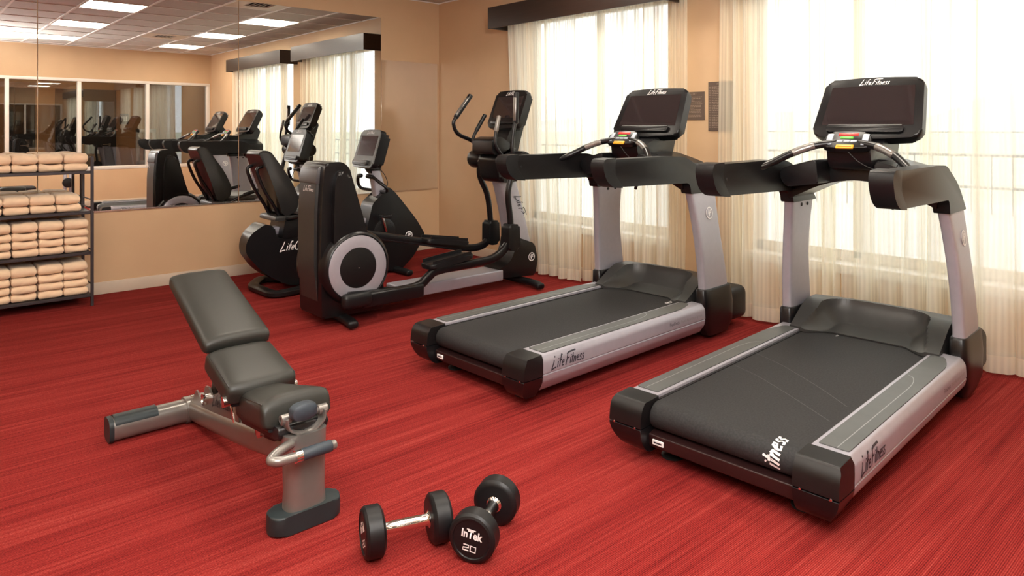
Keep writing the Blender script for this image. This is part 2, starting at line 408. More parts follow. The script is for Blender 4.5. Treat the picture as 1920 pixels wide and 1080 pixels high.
# ------------------------------------------------------------------ windows in the window wall
def window(name, x0, x1, mull, lab):
    z0, z1 = WZ; yf = YW + .13
    w = struct(name, bmesh.new(), 'frame', lab); bpy.data.objects.remove(w)
    bm = bmesh.new()
    for a, b in (((x0, yf, z0 + .03), (x0 + .05, yf + .06, z1)), ((x1 - .05, yf, z0 + .03), (x1, yf + .06, z1)), ((x0, yf, z1 - .05), (x1, yf + .06, z1)), ((x0, yf, z0 + .03), (x1, yf + .06, z0 + .10))): box(bm, a, b, .004)
    for q in mull: box(bm, (q - .028, yf, z0 + .05), (q + .028, yf + .06, z1), .004)
    w = struct(name, bm, 'frame', lab)
    mesh_obj('window_sill', box(bmesh.new(), (x0 - .03, YW - .035, z0 - .03), (x1 + .03, YW + .16, z0 + .03), .006), 'frame', w)
    e = [x0 + .04] + list(mull) + [x1 - .04]
    for a, b in zip(e, e[1:]): mesh_obj('pane', box(bmesh.new(), (a, yf + .026, z0 + .08), (b, yf + .032, z1 - .03)), 'glass', w)
    return w
window('window_1', *W1, [-4.2], 'white framed window behind the closed sheer curtains next to the mirrored wall')
window('window_2', *W2, [-1.95], 'wide white framed window behind the sheer curtains beyond the near treadmill')
# interior window band (reflected)
w = None; bm = bmesh.new(); x0, x1 = XR + .015, XR + .105
box(bm, (x0 - .02, GY[0] - .03, GZ[0] - .03), (x1, GY[-1] + .03, GZ[0] + .03), .004); box(bm, (x0 - .02, GY[0] - .03, GZ[1] - .025), (x1, GY[-1] + .03, GZ[1] + .025), .004)
for g in GY: box(bm, (x0 - .018, g - .028, GZ[0]), (x1, g + .028, GZ[1]), .004)
w = struct('window_3', bm, 'frame', 'long band of dark interior windows in cream frames, seen in the mirror')
for a, b in zip(GY, GY[1:]): mesh_obj('pane', box(bmesh.new(), (XR + .05, a + .02, GZ[0] + .02), (XR + .056, b - .02, GZ[1] - .02)), 'glass2', w)
# corridor behind it
bm = bmesh.new(); CX = 2.6
box(bm, (CX, YB, 0), (CX + .1, 5.6, H)); box(bm, (XR + .12, 5.5, 0), (CX, 5.6, H)); box(bm, (XR + .12, YB - .1, 0), (CX, YB, H)); box(bm, (XR - .0 + .12, YW + .0, 0), (XR + .22, 5.6, H))
struct('wall_corridor', bm, 'corr', 'orange brown corridor wall beyond the interior windows')
struct('floor_corridor', box(bmesh.new(), (XR + .1, YB - .1, -.1), (CX + .1, 5.6, 0)), 'door', 'dark corridor floor')
struct('ceiling_corridor', box(bmesh.new(), (XR + .1, YB - .1, H), (CX + .1, 5.6, H + .1)), 'tile', 'corridor ceiling')
for k, (a, b) in enumerate(((1.66, 2.06), (2.37, 3.385), (.2, 1.2))):
    dr = struct('door_%d' % (k + 1), box(bmesh.new(), (CX - .045, a, 0), (CX, b, 2.09), .004), 'door', 'dark corridor door seen through the interior windows')
    bm = lathe(bmesh.new(), [(0, .026), (.01, .026), (.012, .01), (.05, .01)], (CX - .045, b - .12, 1.03), (-1, 0, 0), 16); tube(bm, [(CX - .095, b - .12, 1.03), (CX - .095, b - .24, 1.03)], .009, 8, False)
    mesh_obj('door_handle', bm, 'chrome', dr)
lamp('corridor_fill_light', 'AREA', (1.8, 2.6, H - .02), EV_CORR, (1, .85, .7), shape='RECTANGLE', size=.5, size_y=2.5)  # added fill without a fitting, brings up the orange of the corridor wall
t = thing('fire_extinguisher_cabinet', 'white framed wall cabinet in the corridor seen through the interior windows', 'cabinet', (CX, 3.92, .98))
bm = bmesh.new()
for a, b in (((-.06, -.18, -.35), (0, -.12, .35)), ((-.06, .12, -.35), (0, .18, .35)), ((-.06, -.18, .28), (0, .18, .35)), ((-.06, -.18, -.35), (0, .18, -.28))): box(bm, a, b, .004)
mesh_obj('frame', bm, 'frame', t); mesh_obj('back_panel', box(bmesh.new(), (-.02, -.12, -.28), (-.0, .12, .28)), 'corr', t)
mesh_obj('door_panel', box(bmesh.new(), (-.05, -.05, -.27), (-.035, .05, .27), .003), 'door', t)
t = thing('corridor_sign', 'small dark square sign on the orange corridor wall', 'sign', (CX, 3.53, 1.53)); mesh_obj('plate', box(bmesh.new(), (-.012, -.08, -.105), (0, .08, .105), .002), 'sign', t)
for q in (-.04, 0, .04): mesh_obj('symbol', box(bmesh.new(), (-.015, q - .012, -.05), (-.012, q + .012, .05), .001), 'white', t)

# outdoors
struct('terrace', box(bmesh.new(), (-30, YW + TH, -.25), (30, 16, -.12)), 'ground', 'pale paved terrace outside the windows')
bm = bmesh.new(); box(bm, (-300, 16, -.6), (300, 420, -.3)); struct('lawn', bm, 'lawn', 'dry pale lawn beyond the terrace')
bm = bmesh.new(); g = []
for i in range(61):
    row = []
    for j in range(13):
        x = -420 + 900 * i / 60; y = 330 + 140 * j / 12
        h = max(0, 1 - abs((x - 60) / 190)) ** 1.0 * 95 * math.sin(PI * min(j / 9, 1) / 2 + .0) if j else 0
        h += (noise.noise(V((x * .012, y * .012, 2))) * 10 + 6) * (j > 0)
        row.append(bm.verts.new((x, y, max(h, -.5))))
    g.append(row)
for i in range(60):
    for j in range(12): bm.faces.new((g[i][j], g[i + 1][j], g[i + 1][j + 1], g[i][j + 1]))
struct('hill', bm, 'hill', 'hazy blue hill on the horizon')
def patio_chair(x, y, rz, lab):
    t = thing('patio_chair', lab, 'chair', (x, y, -.12), rz, 'patio chairs outside the window')
    mesh_obj('seat', rbox(bmesh.new(), (0, 0, .45), (.5, .5, .04), .015), 'patio', t)
    bm = bmesh.new()
    for q in range(5): rbox(bm, (-.2 + q * .1, .24, .70), (.05, .02, .46), .006)
    rbox(bm, (0, .24, .93), (.5, .03, .06), .01); mesh_obj('backrest', bm, 'patio', t)
    for a in (-1, 1):
        for b in (-1, 1): mesh_obj('leg', tube(bmesh.new(), [(a * .22, b * .22, .44), (a * .25, b * .26, 0)], .015, 8, False), 'patio', t)
    return t
patio_chair(-1.15, 7.2, .5, 'grey patio chair seen faintly through the curtain, nearest the window')
patio_chair(-.3, 8.3, -2.0, 'grey patio chair seen faintly through the curtain, beside the outdoor table')
t = thing('patio_table', 'round grey patio table seen faintly through the curtain', 'table', (-1.0, 8.0, -.12))
mesh_obj('tabletop', lathe(bmesh.new(), [(0, .45), (.02, .46), (.03, .45)], (0, 0, .7), (0, 0, 1)), 'patio', t); mesh_obj('pedestal', lathe(bmesh.new(), [(0, .28), (.03, .26), (.05, .04), (.7, .04)], (0, 0, 0), (0, 0, 1), 20), 'patio', t)
t = thing('terrace_railing', 'low metal railing along the terrace edge outside', 'railing', (0, 14, -.12))
for z in (.45, 1.0): mesh_obj('rail', tube(bmesh.new(), [(-20, 0, z), (14, 0, z)], .025, 8, False), 'patio', t)
bm = bmesh.new()
for q in range(114): box(bm, (-20 + q * .3, -.008, 0), (-19.985 + q * .3, .008, 1.0))
mesh_obj('balusters', bm, 'patio', t)['kind'] = 'stuff'

# ------------------------------------------------------------------ mirrors
mp = [(-.66, .871, .672, 2.51, 'left-hand tall mirror panel behind the towel rack'), (.875, 2.408, .672, 2.51, 'tall mirror panel between the towel rack and the bike seat'),
      (2.412, 3.903, .672, 2.51, 'tall mirror panel behind the recumbent bike'), (3.907, 4.632, .672, 2.065, 'short mirror panel in the corner beside the window wall')]
for a, b, z0, z1, lab in mp:
    t = thing('mirror_panel', lab, 'mirror', (XL, (a + b) / 2, z0), group='wall mirror panels')
    mesh_obj('glass', box(bmesh.new(), (.002, -(b - a) / 2, 0), (.008, (b - a) / 2, z1 - z0), .0012, 1), 'mirror', t)
    mesh_obj('bottom_channel', box(bmesh.new(), (0, -(b - a) / 2, -.008), (.013, (b - a) / 2, .004), .001, 1), 'trimmetal', t)

# ------------------------------------------------------------------ valances and curtains
for k, (a, b, lab) in enumerate(((-5.266, -3.187, 'dark brown box valance over the window next to the mirrored wall'), (-2.816, -.605, 'dark brown box valance over the window beyond the near treadmill'))):
    t = thing('valance', lab, 'valance', ((a + b) / 2, YW, 2.31), group='dark wooden valances'); h = (b - a) / 2; z = .205
    mesh_obj('front_board', box(bmesh.new(), (-h, -.282, 0), (h, -.262, z), .001, 1), 'valance', t)
    for s in (-1, 1): mesh_obj('side_board', box(bmesh.new(), (s * h - (.02 if s > 0 else 0), -.262, 0), (s * h + (.02 if s < 0 else 0), 0, z), .001, 1), 'valance', t)
    mesh_obj('top_board', box(bmesh.new(), (-h + .02, -.262, z - .02), (h - .02, 0, z), .001, 1), 'valance', t)
def curtain(lab, x0, x1, yc, folds, seed, bl=0, br=0, zb=.02, zt=2.44, amp=.032):
    rnd = random.Random(seed); ph = [rnd.uniform(0, 6.28) for _ in range(6)]; nx = int((x1 - x0) * 170); nz = 26
    t = thing('sheer_curtain', lab, 'curtain', ((x0 + x1) / 2, yc, 0), group='cream sheer curtains'); cx = (x0 + x1) / 2
    def pt(u, z):
        f = (zt - z) / (zt - zb)                                   # 0 top .. 1 bottom
        uu = u + .018 * math.sin(5.1 * u + ph[0]) + .03 * f * math.sin(9 * u + ph[1] + 1.4 * f) + .02 * math.sin(17 * u + ph[3])
        x = x0 + (x1 - x0) * u + (bl * (1 - u) + br * u) * f ** 1.3
        a = amp * (.55 + .65 * f)
        w1 = math.sin(2 * PI * folds * uu + ph[2]); sharp = math.copysign(abs(w1) ** .75, w1)
        y = a * (.8 + .5 * math.sin(7 * u + ph[4])) * sharp + .13 * a * math.sin(2 * PI * folds * 2.3 * uu + ph[5] + f) + .4 * a * f * math.sin(2 * PI * folds * .37 * u + ph[1])
        y += (1 - f) ** 6 * .007 * math.sin(2 * PI * folds * 3 * u)
        return V((x - cx + .012 * f * math.cos(2 * PI * folds * uu + ph[2]), y, z))
    def sheet(za, zz, n, m, name, off=0):
        bm = bmesh.new(); uvl = bm.loops.layers.uv.new('UVMap'); G = []; arcs = [0]
        for i in range(nx + 1):
            if i: arcs.append(arcs[-1] + (pt(i / nx, 1) - pt((i - 1) / nx, 1)).length)
            G.append([bm.verts.new(pt(i / nx, za + (zz - za) * j / n) + V((0, off, 0))) for j in range(n + 1)])
        for i in range(nx):
            for j in range(n):
                f = bm.faces.new((G[i][j], G[i + 1][j], G[i + 1][j + 1], G[i][j + 1]))
                for l, (a, b) in zip(f.loops, ((i, j), (i + 1, j), (i + 1, j + 1), (i, j + 1))): l[uvl].uv = (arcs[a], b)
        return mesh_obj(name, bm, m, t, sharp=180)
    sheet(zb + .095, zt, nz, 'sheer', 'fabric'); sheet(zb, zb + .095, 2, 'hem', 'hem')
    return t
curtain('sheer cream curtain, left half of the window beside the corner, behind the elliptical', -5.10, -4.10, 4.478, 8, 3, bl=.16, br=-.02)
curtain('sheer cream curtain, right half of the window beside the corner, behind the far treadmill', -4.16, -3.115, 4.555, 9, 11)
curtain('sheer cream curtain overlapping the brown sign, left half of the right-hand window', -2.79, -1.94, 4.515, 8, 21)
curtain('sheer cream curtain behind the near treadmill, right half of the right-hand window', -1.92, -.60, 4.50, 10, 34)

# signs on the window wall
def sign(x0, x1, z0, z1, title, n, lab, indent=0):
    t = thing('wall_sign', lab, 'sign', (x0, YW, z0), group='brown notices on the window wall')
    w, h = x1 - x0, z1 - z0
    mesh_obj('plate', box(bmesh.new(), (0, -.008, 0), (w, 0, h), .001, 1), 'sign', t)
    bm = type_mesh(title, plane((w / 2, -.009, h - .024), (1, 0, 0), (0, 0, 1)), .019, .0002, 1.1, 'CENTER'); flat('lettering', bm, 'signtxt', t)
    rnd = random.Random(n); bm = bmesh.new(); fn = plane((.012, -.009, 0), (1, 0, 0), (0, 0, 1)); z = h - .04; step = (h - .055) / n
    for q in range(n):
        x = indent; end = (w - .024) * rnd.choice((.93, .97, .9, .55 if q % 3 == 2 else .95))
        if indent: ribbon(bm, [(0, z), (.008, z)], .004, fn)
        while x < end:
            l = rnd.uniform(.006, .018); ribbon(bm, [(x, z), (min(x + l, end), z)], .0042, fn); x += l + .004
        z -= step
    flat('small_text', bm, 'signtxt', t)
sign(-3.215, -3.021, 1.405, 1.622, 'ALERT', 15, 'brown notice plate on the wall behind the far treadmill screen')
sign(-2.987, -2.765, 1.321, 1.692, 'FITNESS', 25, 'taller brown notice plate partly behind the right-hand curtain', .02)

# ------------------------------------------------------------------ LF emblem helper
def emblem(parent, o, a, b, r, ring='white', disc='blk'):
    o, a, b = V(o), V(a).normalized(), V(b).normalized(); n = a.cross(b)
    e = mesh_obj('emblem', lathe(bmesh.new(), [(0, r), (.002, r), (.003, r * .93)], o, n, 28), disc, parent)
    bm = bmesh.new(); fn = plane(o, a, b, .0042)
    ribbon(bm, [(r * .88 * math.cos(q), r * .88 * math.sin(q)) for q in [2 * PI * i / 28 for i in range(29)]], r * .16, fn)
    for st in ([(-.10, .62), (-.40, -.15), (.02, -.10)], [(.0, .25), (-.28, -.70)], [(.08, .42), (.62, .46)], [(.22, .44), (-.02, -.42)], [(.08, .05), (.50, .09)]):
        ribbon(bm, [(p * r, q * r) for p, q in st], r * .15, fn)
    flat('emblem_mark', bm, ring, e)
    return e

# ------------------------------------------------------------------ treadmill
def treadmill(label, belt_text):
    t = thing('treadmill', label, 'treadmill', group='treadmills facing the windows')
    # running belt wrapped round the rear roller
    prof = [(1.60, .236), (-.02, .236)] + [(-.02 - .052 * math.sin(math.radians(a)), .184 + .052 * math.cos(math.radians(a))) for a in range(15, 180, 15)] + [(-.02, .132), (1.60, .132)]
    mesh_obj('running_belt', prism(bmesh.new(), prof, 'x', -.300, .300, .004, 2), 'belt', t)
    for s in (-1, 1):
        # silver side rail
        cs = [(s * .312, .250, .003), (s * .436, .250, .012), (s * .455, .220, .012), (s * .459, .160, .003), (s * .454, .156, 0), (s * .458, .152, .003), (s * .452, .120, .01), (s * .412, .062, .02), (s * .33, .05, 0), (s * .33, .22, 0), (s * .312, .225, 0)]
        rl = mesh_obj('side_rail', prism(bmesh.new(), cs, 'y', .0, 1.44), 'silver', t)
        # dark gap strip and foot-rail inlay with rounded front corner
        mesh_obj('gap_strip', box(bmesh.new(), (s * .300, 0, .16), (s * .313, 1.42, .238)), 'blk', rl)
        ou = [(s * .328, .028, .006), (s * .328, 1.36, .01), (s * .385, 1.375, .03), (s * .428, 1.24, .10), (s * .430, .028, .012)]
        mesh_obj('step_inlay', prism(bmesh.new(), ou, 'z', .249, .2535, .0015, 1), 'inlay', rl)
        bm = bmesh.new(); ln = [(s * .390, .03), (s * .390, .80)] + [(s * (.390 - .05 * (1 - math.cos(q))), .80 + .18 * math.sin(q)) for q in (.3, .6, .9, 1.2, 1.57)]
        ribbon(bm, ln, .0035, lambda x, y: V((x, y, .2542))); flat('contour_line', bm, 'line', rl)
        # rear end caps, split by a seam
        def xo(z): return .455 - max(0, z - .228) * .5 + .003 if z > .15 else .458 - max(0, .14 - z) ** 1.4 * 1.4
        def capmesh(prof, bev):
            bm = prism(bmesh.new(), prof, 'x', .303, .460, bev, 3, n=6)
            for v in bm.verts:
                if v.co.x > .40: v.co.x += (xo(v.co.z) - .460) - .05 * max(0, -v.co.y - .07)
                v.co.x *= s
            return bm
        up = [(0, .2515, 0), (-.098, .2465, .008), (-.122, .215, .02), (-.131, .151, .003), (-.06, .151, 0), (0, .151, 0), (0, .20, 0), (0, .23, 0)]
        lo = [(0, .147, 0), (-.05, .147, 0), (-.131, .147, .003), (-.125, .11, .02), (-.105, .07, .02), (-.07, .043, .02), (0, .040, 0), (0, .06, 0), (0, .09, 0), (0, .12, 0)]
        mesh_obj('end_cap', capmesh(up, .007), 'blk', t, sharp=30)
        mesh_obj('lower_end_cap', capmesh(lo, .007), 'blks', t, sharp=30)
        for q in (.33, .43): mesh_obj('screw', lathe(bmesh.new(), [(0, .005), (.003, .004)], (s * q, -.129, .149), (0, -1, 0), 8), 'chrome', t)
        # levelling feet
        mesh_obj('levelling_foot', lathe(bmesh.new(), [(0, .045), (.008, .045), (.016, .03), (.02, .012), (.08, .012)], (s * .27, .05, 0), (0, 0, 1), 20), 'bfoot', t)
        mesh_obj('front_wheel', lathe(bmesh.new(), [(-.02, .030), (-.016, .035), (.016, .035), (.02, .030)], (s * .36, 1.72, .035), (1, 0, 0), 20), 'rub', t)
        # boot at the base of the upright
        rings = []
        for z, xo, xi, y0, y1 in ((.03, .440, .37, 1.52, 1.76), (.10, .462, .365, 1.46, 1.79), (.22, .466, .372, 1.435, 1.79), (.325, .462, .378, 1.435, 1.765), (.335, .456, .384, 1.442, 1.757)):
            rings.append([V((s * ((xo + xi) / 2 + p), (y0 + y1) / 2 + q, z)) for p, q in sup(28, xo - xi, y1 - y0, 5)])
        mesh_obj('upright_boot', loft(bmesh.new(), rings), 'blks', t)
        # silver upright, leaning in towards the top
        rings = []
        for z, xo, y0, y1, th in ((.28, .451, 1.458, 1.735, .060), (.38, .450, 1.452, 1.725, .060), (.50, .446, 1.440, 1.700, .060), (.62, .439, 1.428, 1.675, .060), (.74, .428, 1.412, 1.660, .059), (.86, .414, 1.392, 1.655, .058), (.96, .401, 1.370, 1.655, .057)):
            rings.append([V((s * (xo - th / 2 + p), (y0 + y1) / 2 + q, z)) for p, q in sup(28, th, y1 - y0, 7)])
        ur = mesh_obj('upright', loft(bmesh.new(), rings), 'silver', t)
        for y in (1.49, 1.57): mesh_obj('bolt', lathe(bmesh.new(), [(0, .011), (.004, .010), (.006, .004)], (s * .350, y, .915), (-s, 0, 0), 12), 'rub', ur)
        # padded handrail with elbow
        hp = [(.50, 1.13, .02), (.53, 1.172, .03), (1.10, 1.176, .02), (1.29, 1.168, .06), (1.52, 1.075, .10), (1.668, .935, .01), (1.360, .935, .01), (1.345, 1.005, .04), (.66, 1.020, .02), (.56, 1.035, .04)]
        bm = prism(bmesh.new(), hp, 'x', *((.338, .425) if s > 0 else (-.425, -.338)), .024, 4, n=6)
        for v in bm.verts:
            if abs(v.co.x) > .39: v.co.x -= s * .018 * min(1, max(0, (v.co.y - 1.15) / .25))
        hr = mesh_obj('handrail', bm, 'blk', t)
        cp = [(.488, 1.13, .03), (.50, 1.176, .03), (.60, 1.180, .004), (.585, 1.10, .04), (.66, 1.014, .004), (.575, 1.020, .04), (.515, 1.06, .04)]
        mesh_obj('handrail_cap', prism(bmesh.new(), cp, 'x', *((.336, .427) if s > 0 else (-.427, -.336)), .026, 4, n=5), 'rub', hr)
        mesh_obj('screw', lathe(bmesh.new(), [(0, .008), (.002, .007)], (s * .337, .62, 1.10), (-s, 0, 0), 12), 'rub', hr)
        # curved hand-pulse bar
        pts = [(s * .365, .94, 1.140), (s * .350, .99, 1.142), (s * .315, 1.05, 1.165), (s * .24, 1.12, 1.214), (s * .15, 1.17, 1.252), (s * .05, 1.21, 1.268)]
        hb = mesh_obj('pulse_bar', tube(bmesh.new(), pts, .0185, 14), 'blks', t)
        sm = smooth_path(pts, 6)[18:25]; mesh_obj('pulse_sensor', tube(bmesh.new(), sm, .0196, 14, False), 'bsilv', hb)
    # rear cross bar, base frame and sticker
    mesh_obj('rear_crossbar', prism(bmesh.new(), [(-.07, .118, .005), (-.02, .13, .01), (.05, .12, .01), (.05, .06, .01), (-.065, .065, .01)], 'x', -.303, .303), mat('crossbar_maroon', (.022, .008, .008), .35) if 'crossbar_maroon' not in bpy.data.materials else bpy.data.materials['crossbar_maroon'], t)
    mesh_obj('base_frame', box(bmesh.new(), (-.32, .05, .055), (.32, 1.9, .130), .01), 'rub', t)
    st = mesh_obj('label_sticker', box(bmesh.new(), (-.285, -.0735, .083), (-.235, -.068, .103), .001, 1), 'white', t)
    bm = bmesh.new(); ribbon(bm, [(-.278, .093), (-.242, .093)], .006, lambda x, z: V((x, -.0745, z))); flat('print', bm, 'navy', st)
    # motor hood: wings at the sides, hollow scoop over the belt
    bm = bmesh.new(); nx, ny = 120, 72; G = []
    def sst(a, b, x): q = min(1, max(0, (x - a) / (b - a))); return q * q * (3 - 2 * q)
    def outer(x, y):
        crest = .382 - .010 * (x / .37) ** 2
        z = .253 + (crest - .253) * sst(1.33, 1.62, y) ** .85
        return crest - (crest - .12) * sst(1.70, 2.02, y) ** 1.2 if y > 1.70 else z
    def hood(x, y):
        zo = outer(x, y); r = .13; hx = .268 + .03 * (1 - sst(1.38, 1.60, y)) ** 2; yt = 1.685        # scoop = region open to the belt, with rounded far corners
        qx, qy = abs(x) - (hx - r), y - (yt - r)
        d = -(math.hypot(max(qx, 0), max(qy, 0)) + min(max(qx, qy), 0) - r)
        if d <= 0: return zo
        bowl = .243 + .045 * min(1, max(0, (y - 1.44) / .24)) ** 2
        return max(bowl, zo - (zo - bowl) * min(1, (d / .075)) ** .48) if zo > bowl else zo
    for i in range(nx + 1):
        x = -.362 + .724 * i / nx; row = []
        for j in range(ny + 1):
            ax = abs(x); y0 = 1.365 + .085 * (1 - sst(.17, .29, ax)); y = y0 + (1.72 - y0) * (j / 56) if j <= 56 else 1.72 + .31 * (j - 56) / 16
            row.append(bm.verts.new((x, y, hood(x, y))))
        G.append(row)
    for i in range(nx):
        for j in range(ny): bm.faces.new((G[i][j], G[i + 1][j], G[i + 1][j + 1], G[i][j + 1]))
    def skirt(row):
        lo = [bm.verts.new((v.co.x, v.co.y, .06 if abs(v.co.x) > .35 or v.co.y > 1.9 else .238)) for v in row]
        for k in range(len(row) - 1): bm.faces.new((row[k], row[k + 1], lo[k + 1], lo[k]))
    skirt([r[0] for r in G]); skirt([r[-1] for r in G]); skirt(G[0]); skirt(G[-1])
    mesh_obj('motor_hood', bm, 'hood', t, sharp=42)
    mesh_obj('hood_end_cap', rbox(bmesh.new(), (0, 1.90, .17), (.86, .26, .22), .05, 4), 'rub', t)
    # crossbeam arch
    arch = [(-.36, 1.12, .02), (-.27, 1.15, .04), (-.14, 1.185, .03), (.14, 1.185, .03), (.27, 1.15, .04), (.36, 1.12, .02), (.36, .955, .01), (.30, .985, .05), (.17, 1.050, .08), (0, 1.082, .1), (-.17, 1.050, .08), (-.30, .985, .05), (-.36, .955, .01)]
    mesh_obj('crossbeam', prism(bmesh.new(), arch, 'y', 1.335, 1.60, .014, 3), 'blks', t)
    for s in (-1, 1):
        tr = [(s * .335, 1.10, .02), (s * .315, 1.135, .03), (s * .14, 1.185, .02), (s * .13, 1.06, .01), (s * .30, 1.035, .02)]
        mesh_obj('accessory_tray', prism(bmesh.new(), tr, 'y', 1.17, 1.34, .012, 3), 'rub', t)
    # console neck, keypad, screen
    nk = [(1.215, 1.25, .02), (1.225, 1.17, .03), (1.27, 1.13, .04), (1.42, 1.12, .02), (1.60, 1.14, .02), (1.66, 1.30, .02), (1.56, 1.42, .02), (1.48, 1.30, .02), (1.32, 1.235, .02)]
    mesh_obj('console_neck', prism(bmesh.new(), nk, 'x', -.105, .105, .02, 3), 'blks', t)
    ax = Matrix.Rotation(math.radians(48), 3, 'X')
    def kp(x, y, z): return V((0, 1.205, 1.280)) + ax @ V((x, y, z))
    bm = prism(bmesh.new(), [(-.118, -.048, .03), (-.102, .050, .03), (0, .058, .05), (.102, .050, .03), (.118, -.048, .03), (0, -.054, .05)], 'z', -.03, .006, .008, 3)
    for v in bm.verts: v.co = kp(*v.co)
    k = mesh_obj('keypad', bm, 'blks', t)
    for nm, a, b, m_ in (('stop_display', (-.048, .026), (.048, .044), 'red'), ('start_button', (-.034, .006), (.028, .020), 'green'), ('speed_button', (-.048, -.016), (-.018, -.002), 'btn'), ('speed_button', (-.015, -.016), (.015, -.002), 'btn'), ('speed_button', (.018, -.016), (.048, -.002), 'btn'),
                         ('incline_button', (-.100, -.034), (-.070, .038), 'btn'), ('incline_button', (.070, -.034), (.100, .038), 'btn'), ('stop_button', (-.042, -.060), (.042, -.036), 'yellow')):
        bm = box(bmesh.new(), (*a, .004), (*b, .0085 if m_ != 'yellow' else .014), .004, 2)
        for v in bm.verts: v.co = kp(*v.co)
        mesh_obj(nm, bm, m_, k)
    bm = box(bmesh.new(), (-.034, -.052, .012), (.034, -.044, .0155), .002, 1)
    for v in bm.verts: v.co = kp(*v.co)
    mesh_obj('stop_button_centre', bm, 'orange', k)
    # tilted console housing
    A = Matrix.Rotation(math.radians(62), 3, 'X'); O = V((0, 1.53, 1.432))
    def cp(x, y, z): return O + A @ V((x, y, z))
    def cm(bm):
        for v in bm.verts: v.co = cp(*v.co)
        return bm
    hs = [(-.272, -.165, .055), (-.243, .180, .045), (0, .192, .2), (.243, .180, .045), (.272, -.165, .055), (0, -.185, .2)]
    bm = prism(bmesh.new(), hs, 'z', -.03, .030, .014, 4, n=8); h = mesh_obj('console_housing', cm(bm), 'blks', t)
    bm = prism(bmesh.new(), [(p * .93, q * .93, r_) for p, q, r_ in hs], 'z', -.06, -.02, .02, 3, n=8); mesh_obj('console_back', cm(bm), 'blk', h)
    bm = prism(bmesh.new(), [(-.226, -.098, .004), (-.206, .135, .004), (.206, .135, .004), (.226, -.098, .004)], 'z', .027, .0312, .001, 1); mesh_obj('screen', cm(bm), 'screen', h)
    bm = prism(bmesh.new(), [(-.19, -.150, .02), (-.19, -.110, .01), (.19, -.110, .01), (.19, -.150, .02)], 'z', .028, .052, .005, 2); mesh_obj('reading_ledge', cm(bm), 'blks', h)
    bm = box(bmesh.new(), (-.18, -.112, .046), (.18, -.108, .0535), .001, 1); mesh_obj('ledge_highlight', cm(bm), 'line', h)
    add_script(h, 'Life Fitness', cp(-.066, .144, .0308), A @ V((1, 0, 0)), A @ V((0, 1, 0)), .145, 'white')
    # safety lanyard with clip
    ln = mesh_obj('safety_lanyard', tube(bmesh.new(), [(.02, 1.16, 1.225), (.07, 1.15, 1.18), (.14, 1.12, 1.15), (.22, 1.10, 1.135), (.26, 1.12, 1.18), (.24, 1.14, 1.22), (.27, 1.10, 1.16), (.285, 1.02, 1.06), (.28, .98, 1.01)], .0022, 6), 'cable', t)
    mesh_obj('lanyard_clip', rbox(bmesh.new(), (.278, .975, .995), (.018, .012, .035), .004, 2, Matrix.Rotation(.3, 3, 'Y')), 'blks', ln)
    # printing
    def rx(z): return .0012 + (.459 - (z - .160) * .067 if z < .220 else .455 - (z - .220) * .63)
    for s in (1, -1):
        bm, _ = script('Life Fitness', lambda a, b: V((s * rx(.172 + b), (.06 + a) if s > 0 else (.30 - a), .172 + b)), .235 / script_len('Life Fitness'), .12); flat('side_lettering', bm, 'navy', t)
    sz = .026
    bm = type_mesh('FlexDeck', plane((.4595, 1.055, .184), (0, 1, 0), (-.07, 0, 1)), sz); flat('side_print', bm, 'navy', t)
    bm = type_mesh('Shock Absorption System', plane((.4595, 1.055 + .115, .184), (0, 1, 0), (-.07, 0, 1)), sz * .95, sx=.9); flat('side_print', bm, 'greyprint', t)
    emblem(t, (.4205, 1.545, .805), (0, 1, 0), (-.115, 0, 1), .040, 'white', 'silver')
    emblem(t, (-.4205, 1.545, .805), (0, -1, 0), (.115, 0, 1), .040, 'white', 'silver')
    return t
def belt_print(t, mode):
    R = .0535
    if mode == 'rear':       # tail of the belt lettering coming round the rear roller
        def fn(a, b):        # a runs forward along the belt, b to the left
            s = a - .115
            if s > 0: return V((.235 - b, -.02 + s, .2375))
            th = -s / R; return V((.235 - b, -.02 - R * math.sin(th), .184 + R * math.cos(th)))
        bm, _ = script('itness', lambda x, y: fn(x, y), .072, .13); flat('belt_lettering', bm, 'white', t)
        bm, _ = script('ness', lambda x, y: V((-.125 - y * .2, 1.405 + x * .2, .2378)), .10, .13); flat('belt_lettering', bm, 'white', t)
    else:
        bm, _ = script('ness', lambda x, y: V((.262 - y, 1.32 + x, .2378)), .05, .13); flat('belt_lettering', bm, 'white', t)

tm = treadmill('treadmill nearest the viewer, with cream lettering on the back edge of its belt', None)
tm2 = copy_tree(tm); tm2['label'] = 'silver and black treadmill between the elliptical and the nearer treadmill'
for t, (x, y, a) in ((tm, (-1.44, 2.37, 3.0)), (tm2, (-2.878, 2.345, 1.6))): t.location = (x, y, 0); t.rotation_euler = (0, 0, math.radians(a))
belt_print(tm, 'rear'); belt_print(tm2, 'front')
M['scuff'] = mat('belt_scuff', (.045, .045, .046), .7)
for pts in (((-.285, .601), (-.16, .55), (-.045, .483), (.10, .39), (.272, .274)), ((-.297, .838), (-.15, .77), (-.014, .681), (.12, .585), (.265, .466))):
    bm = bmesh.new(); ribbon(bm, [tuple(q)[:2] for q in smooth_path([(*p, 0) for p in pts], 6)], .004, lambda x, y: V((x, y, .2366))); flat('scuff_mark', bm, 'scuff', tm)

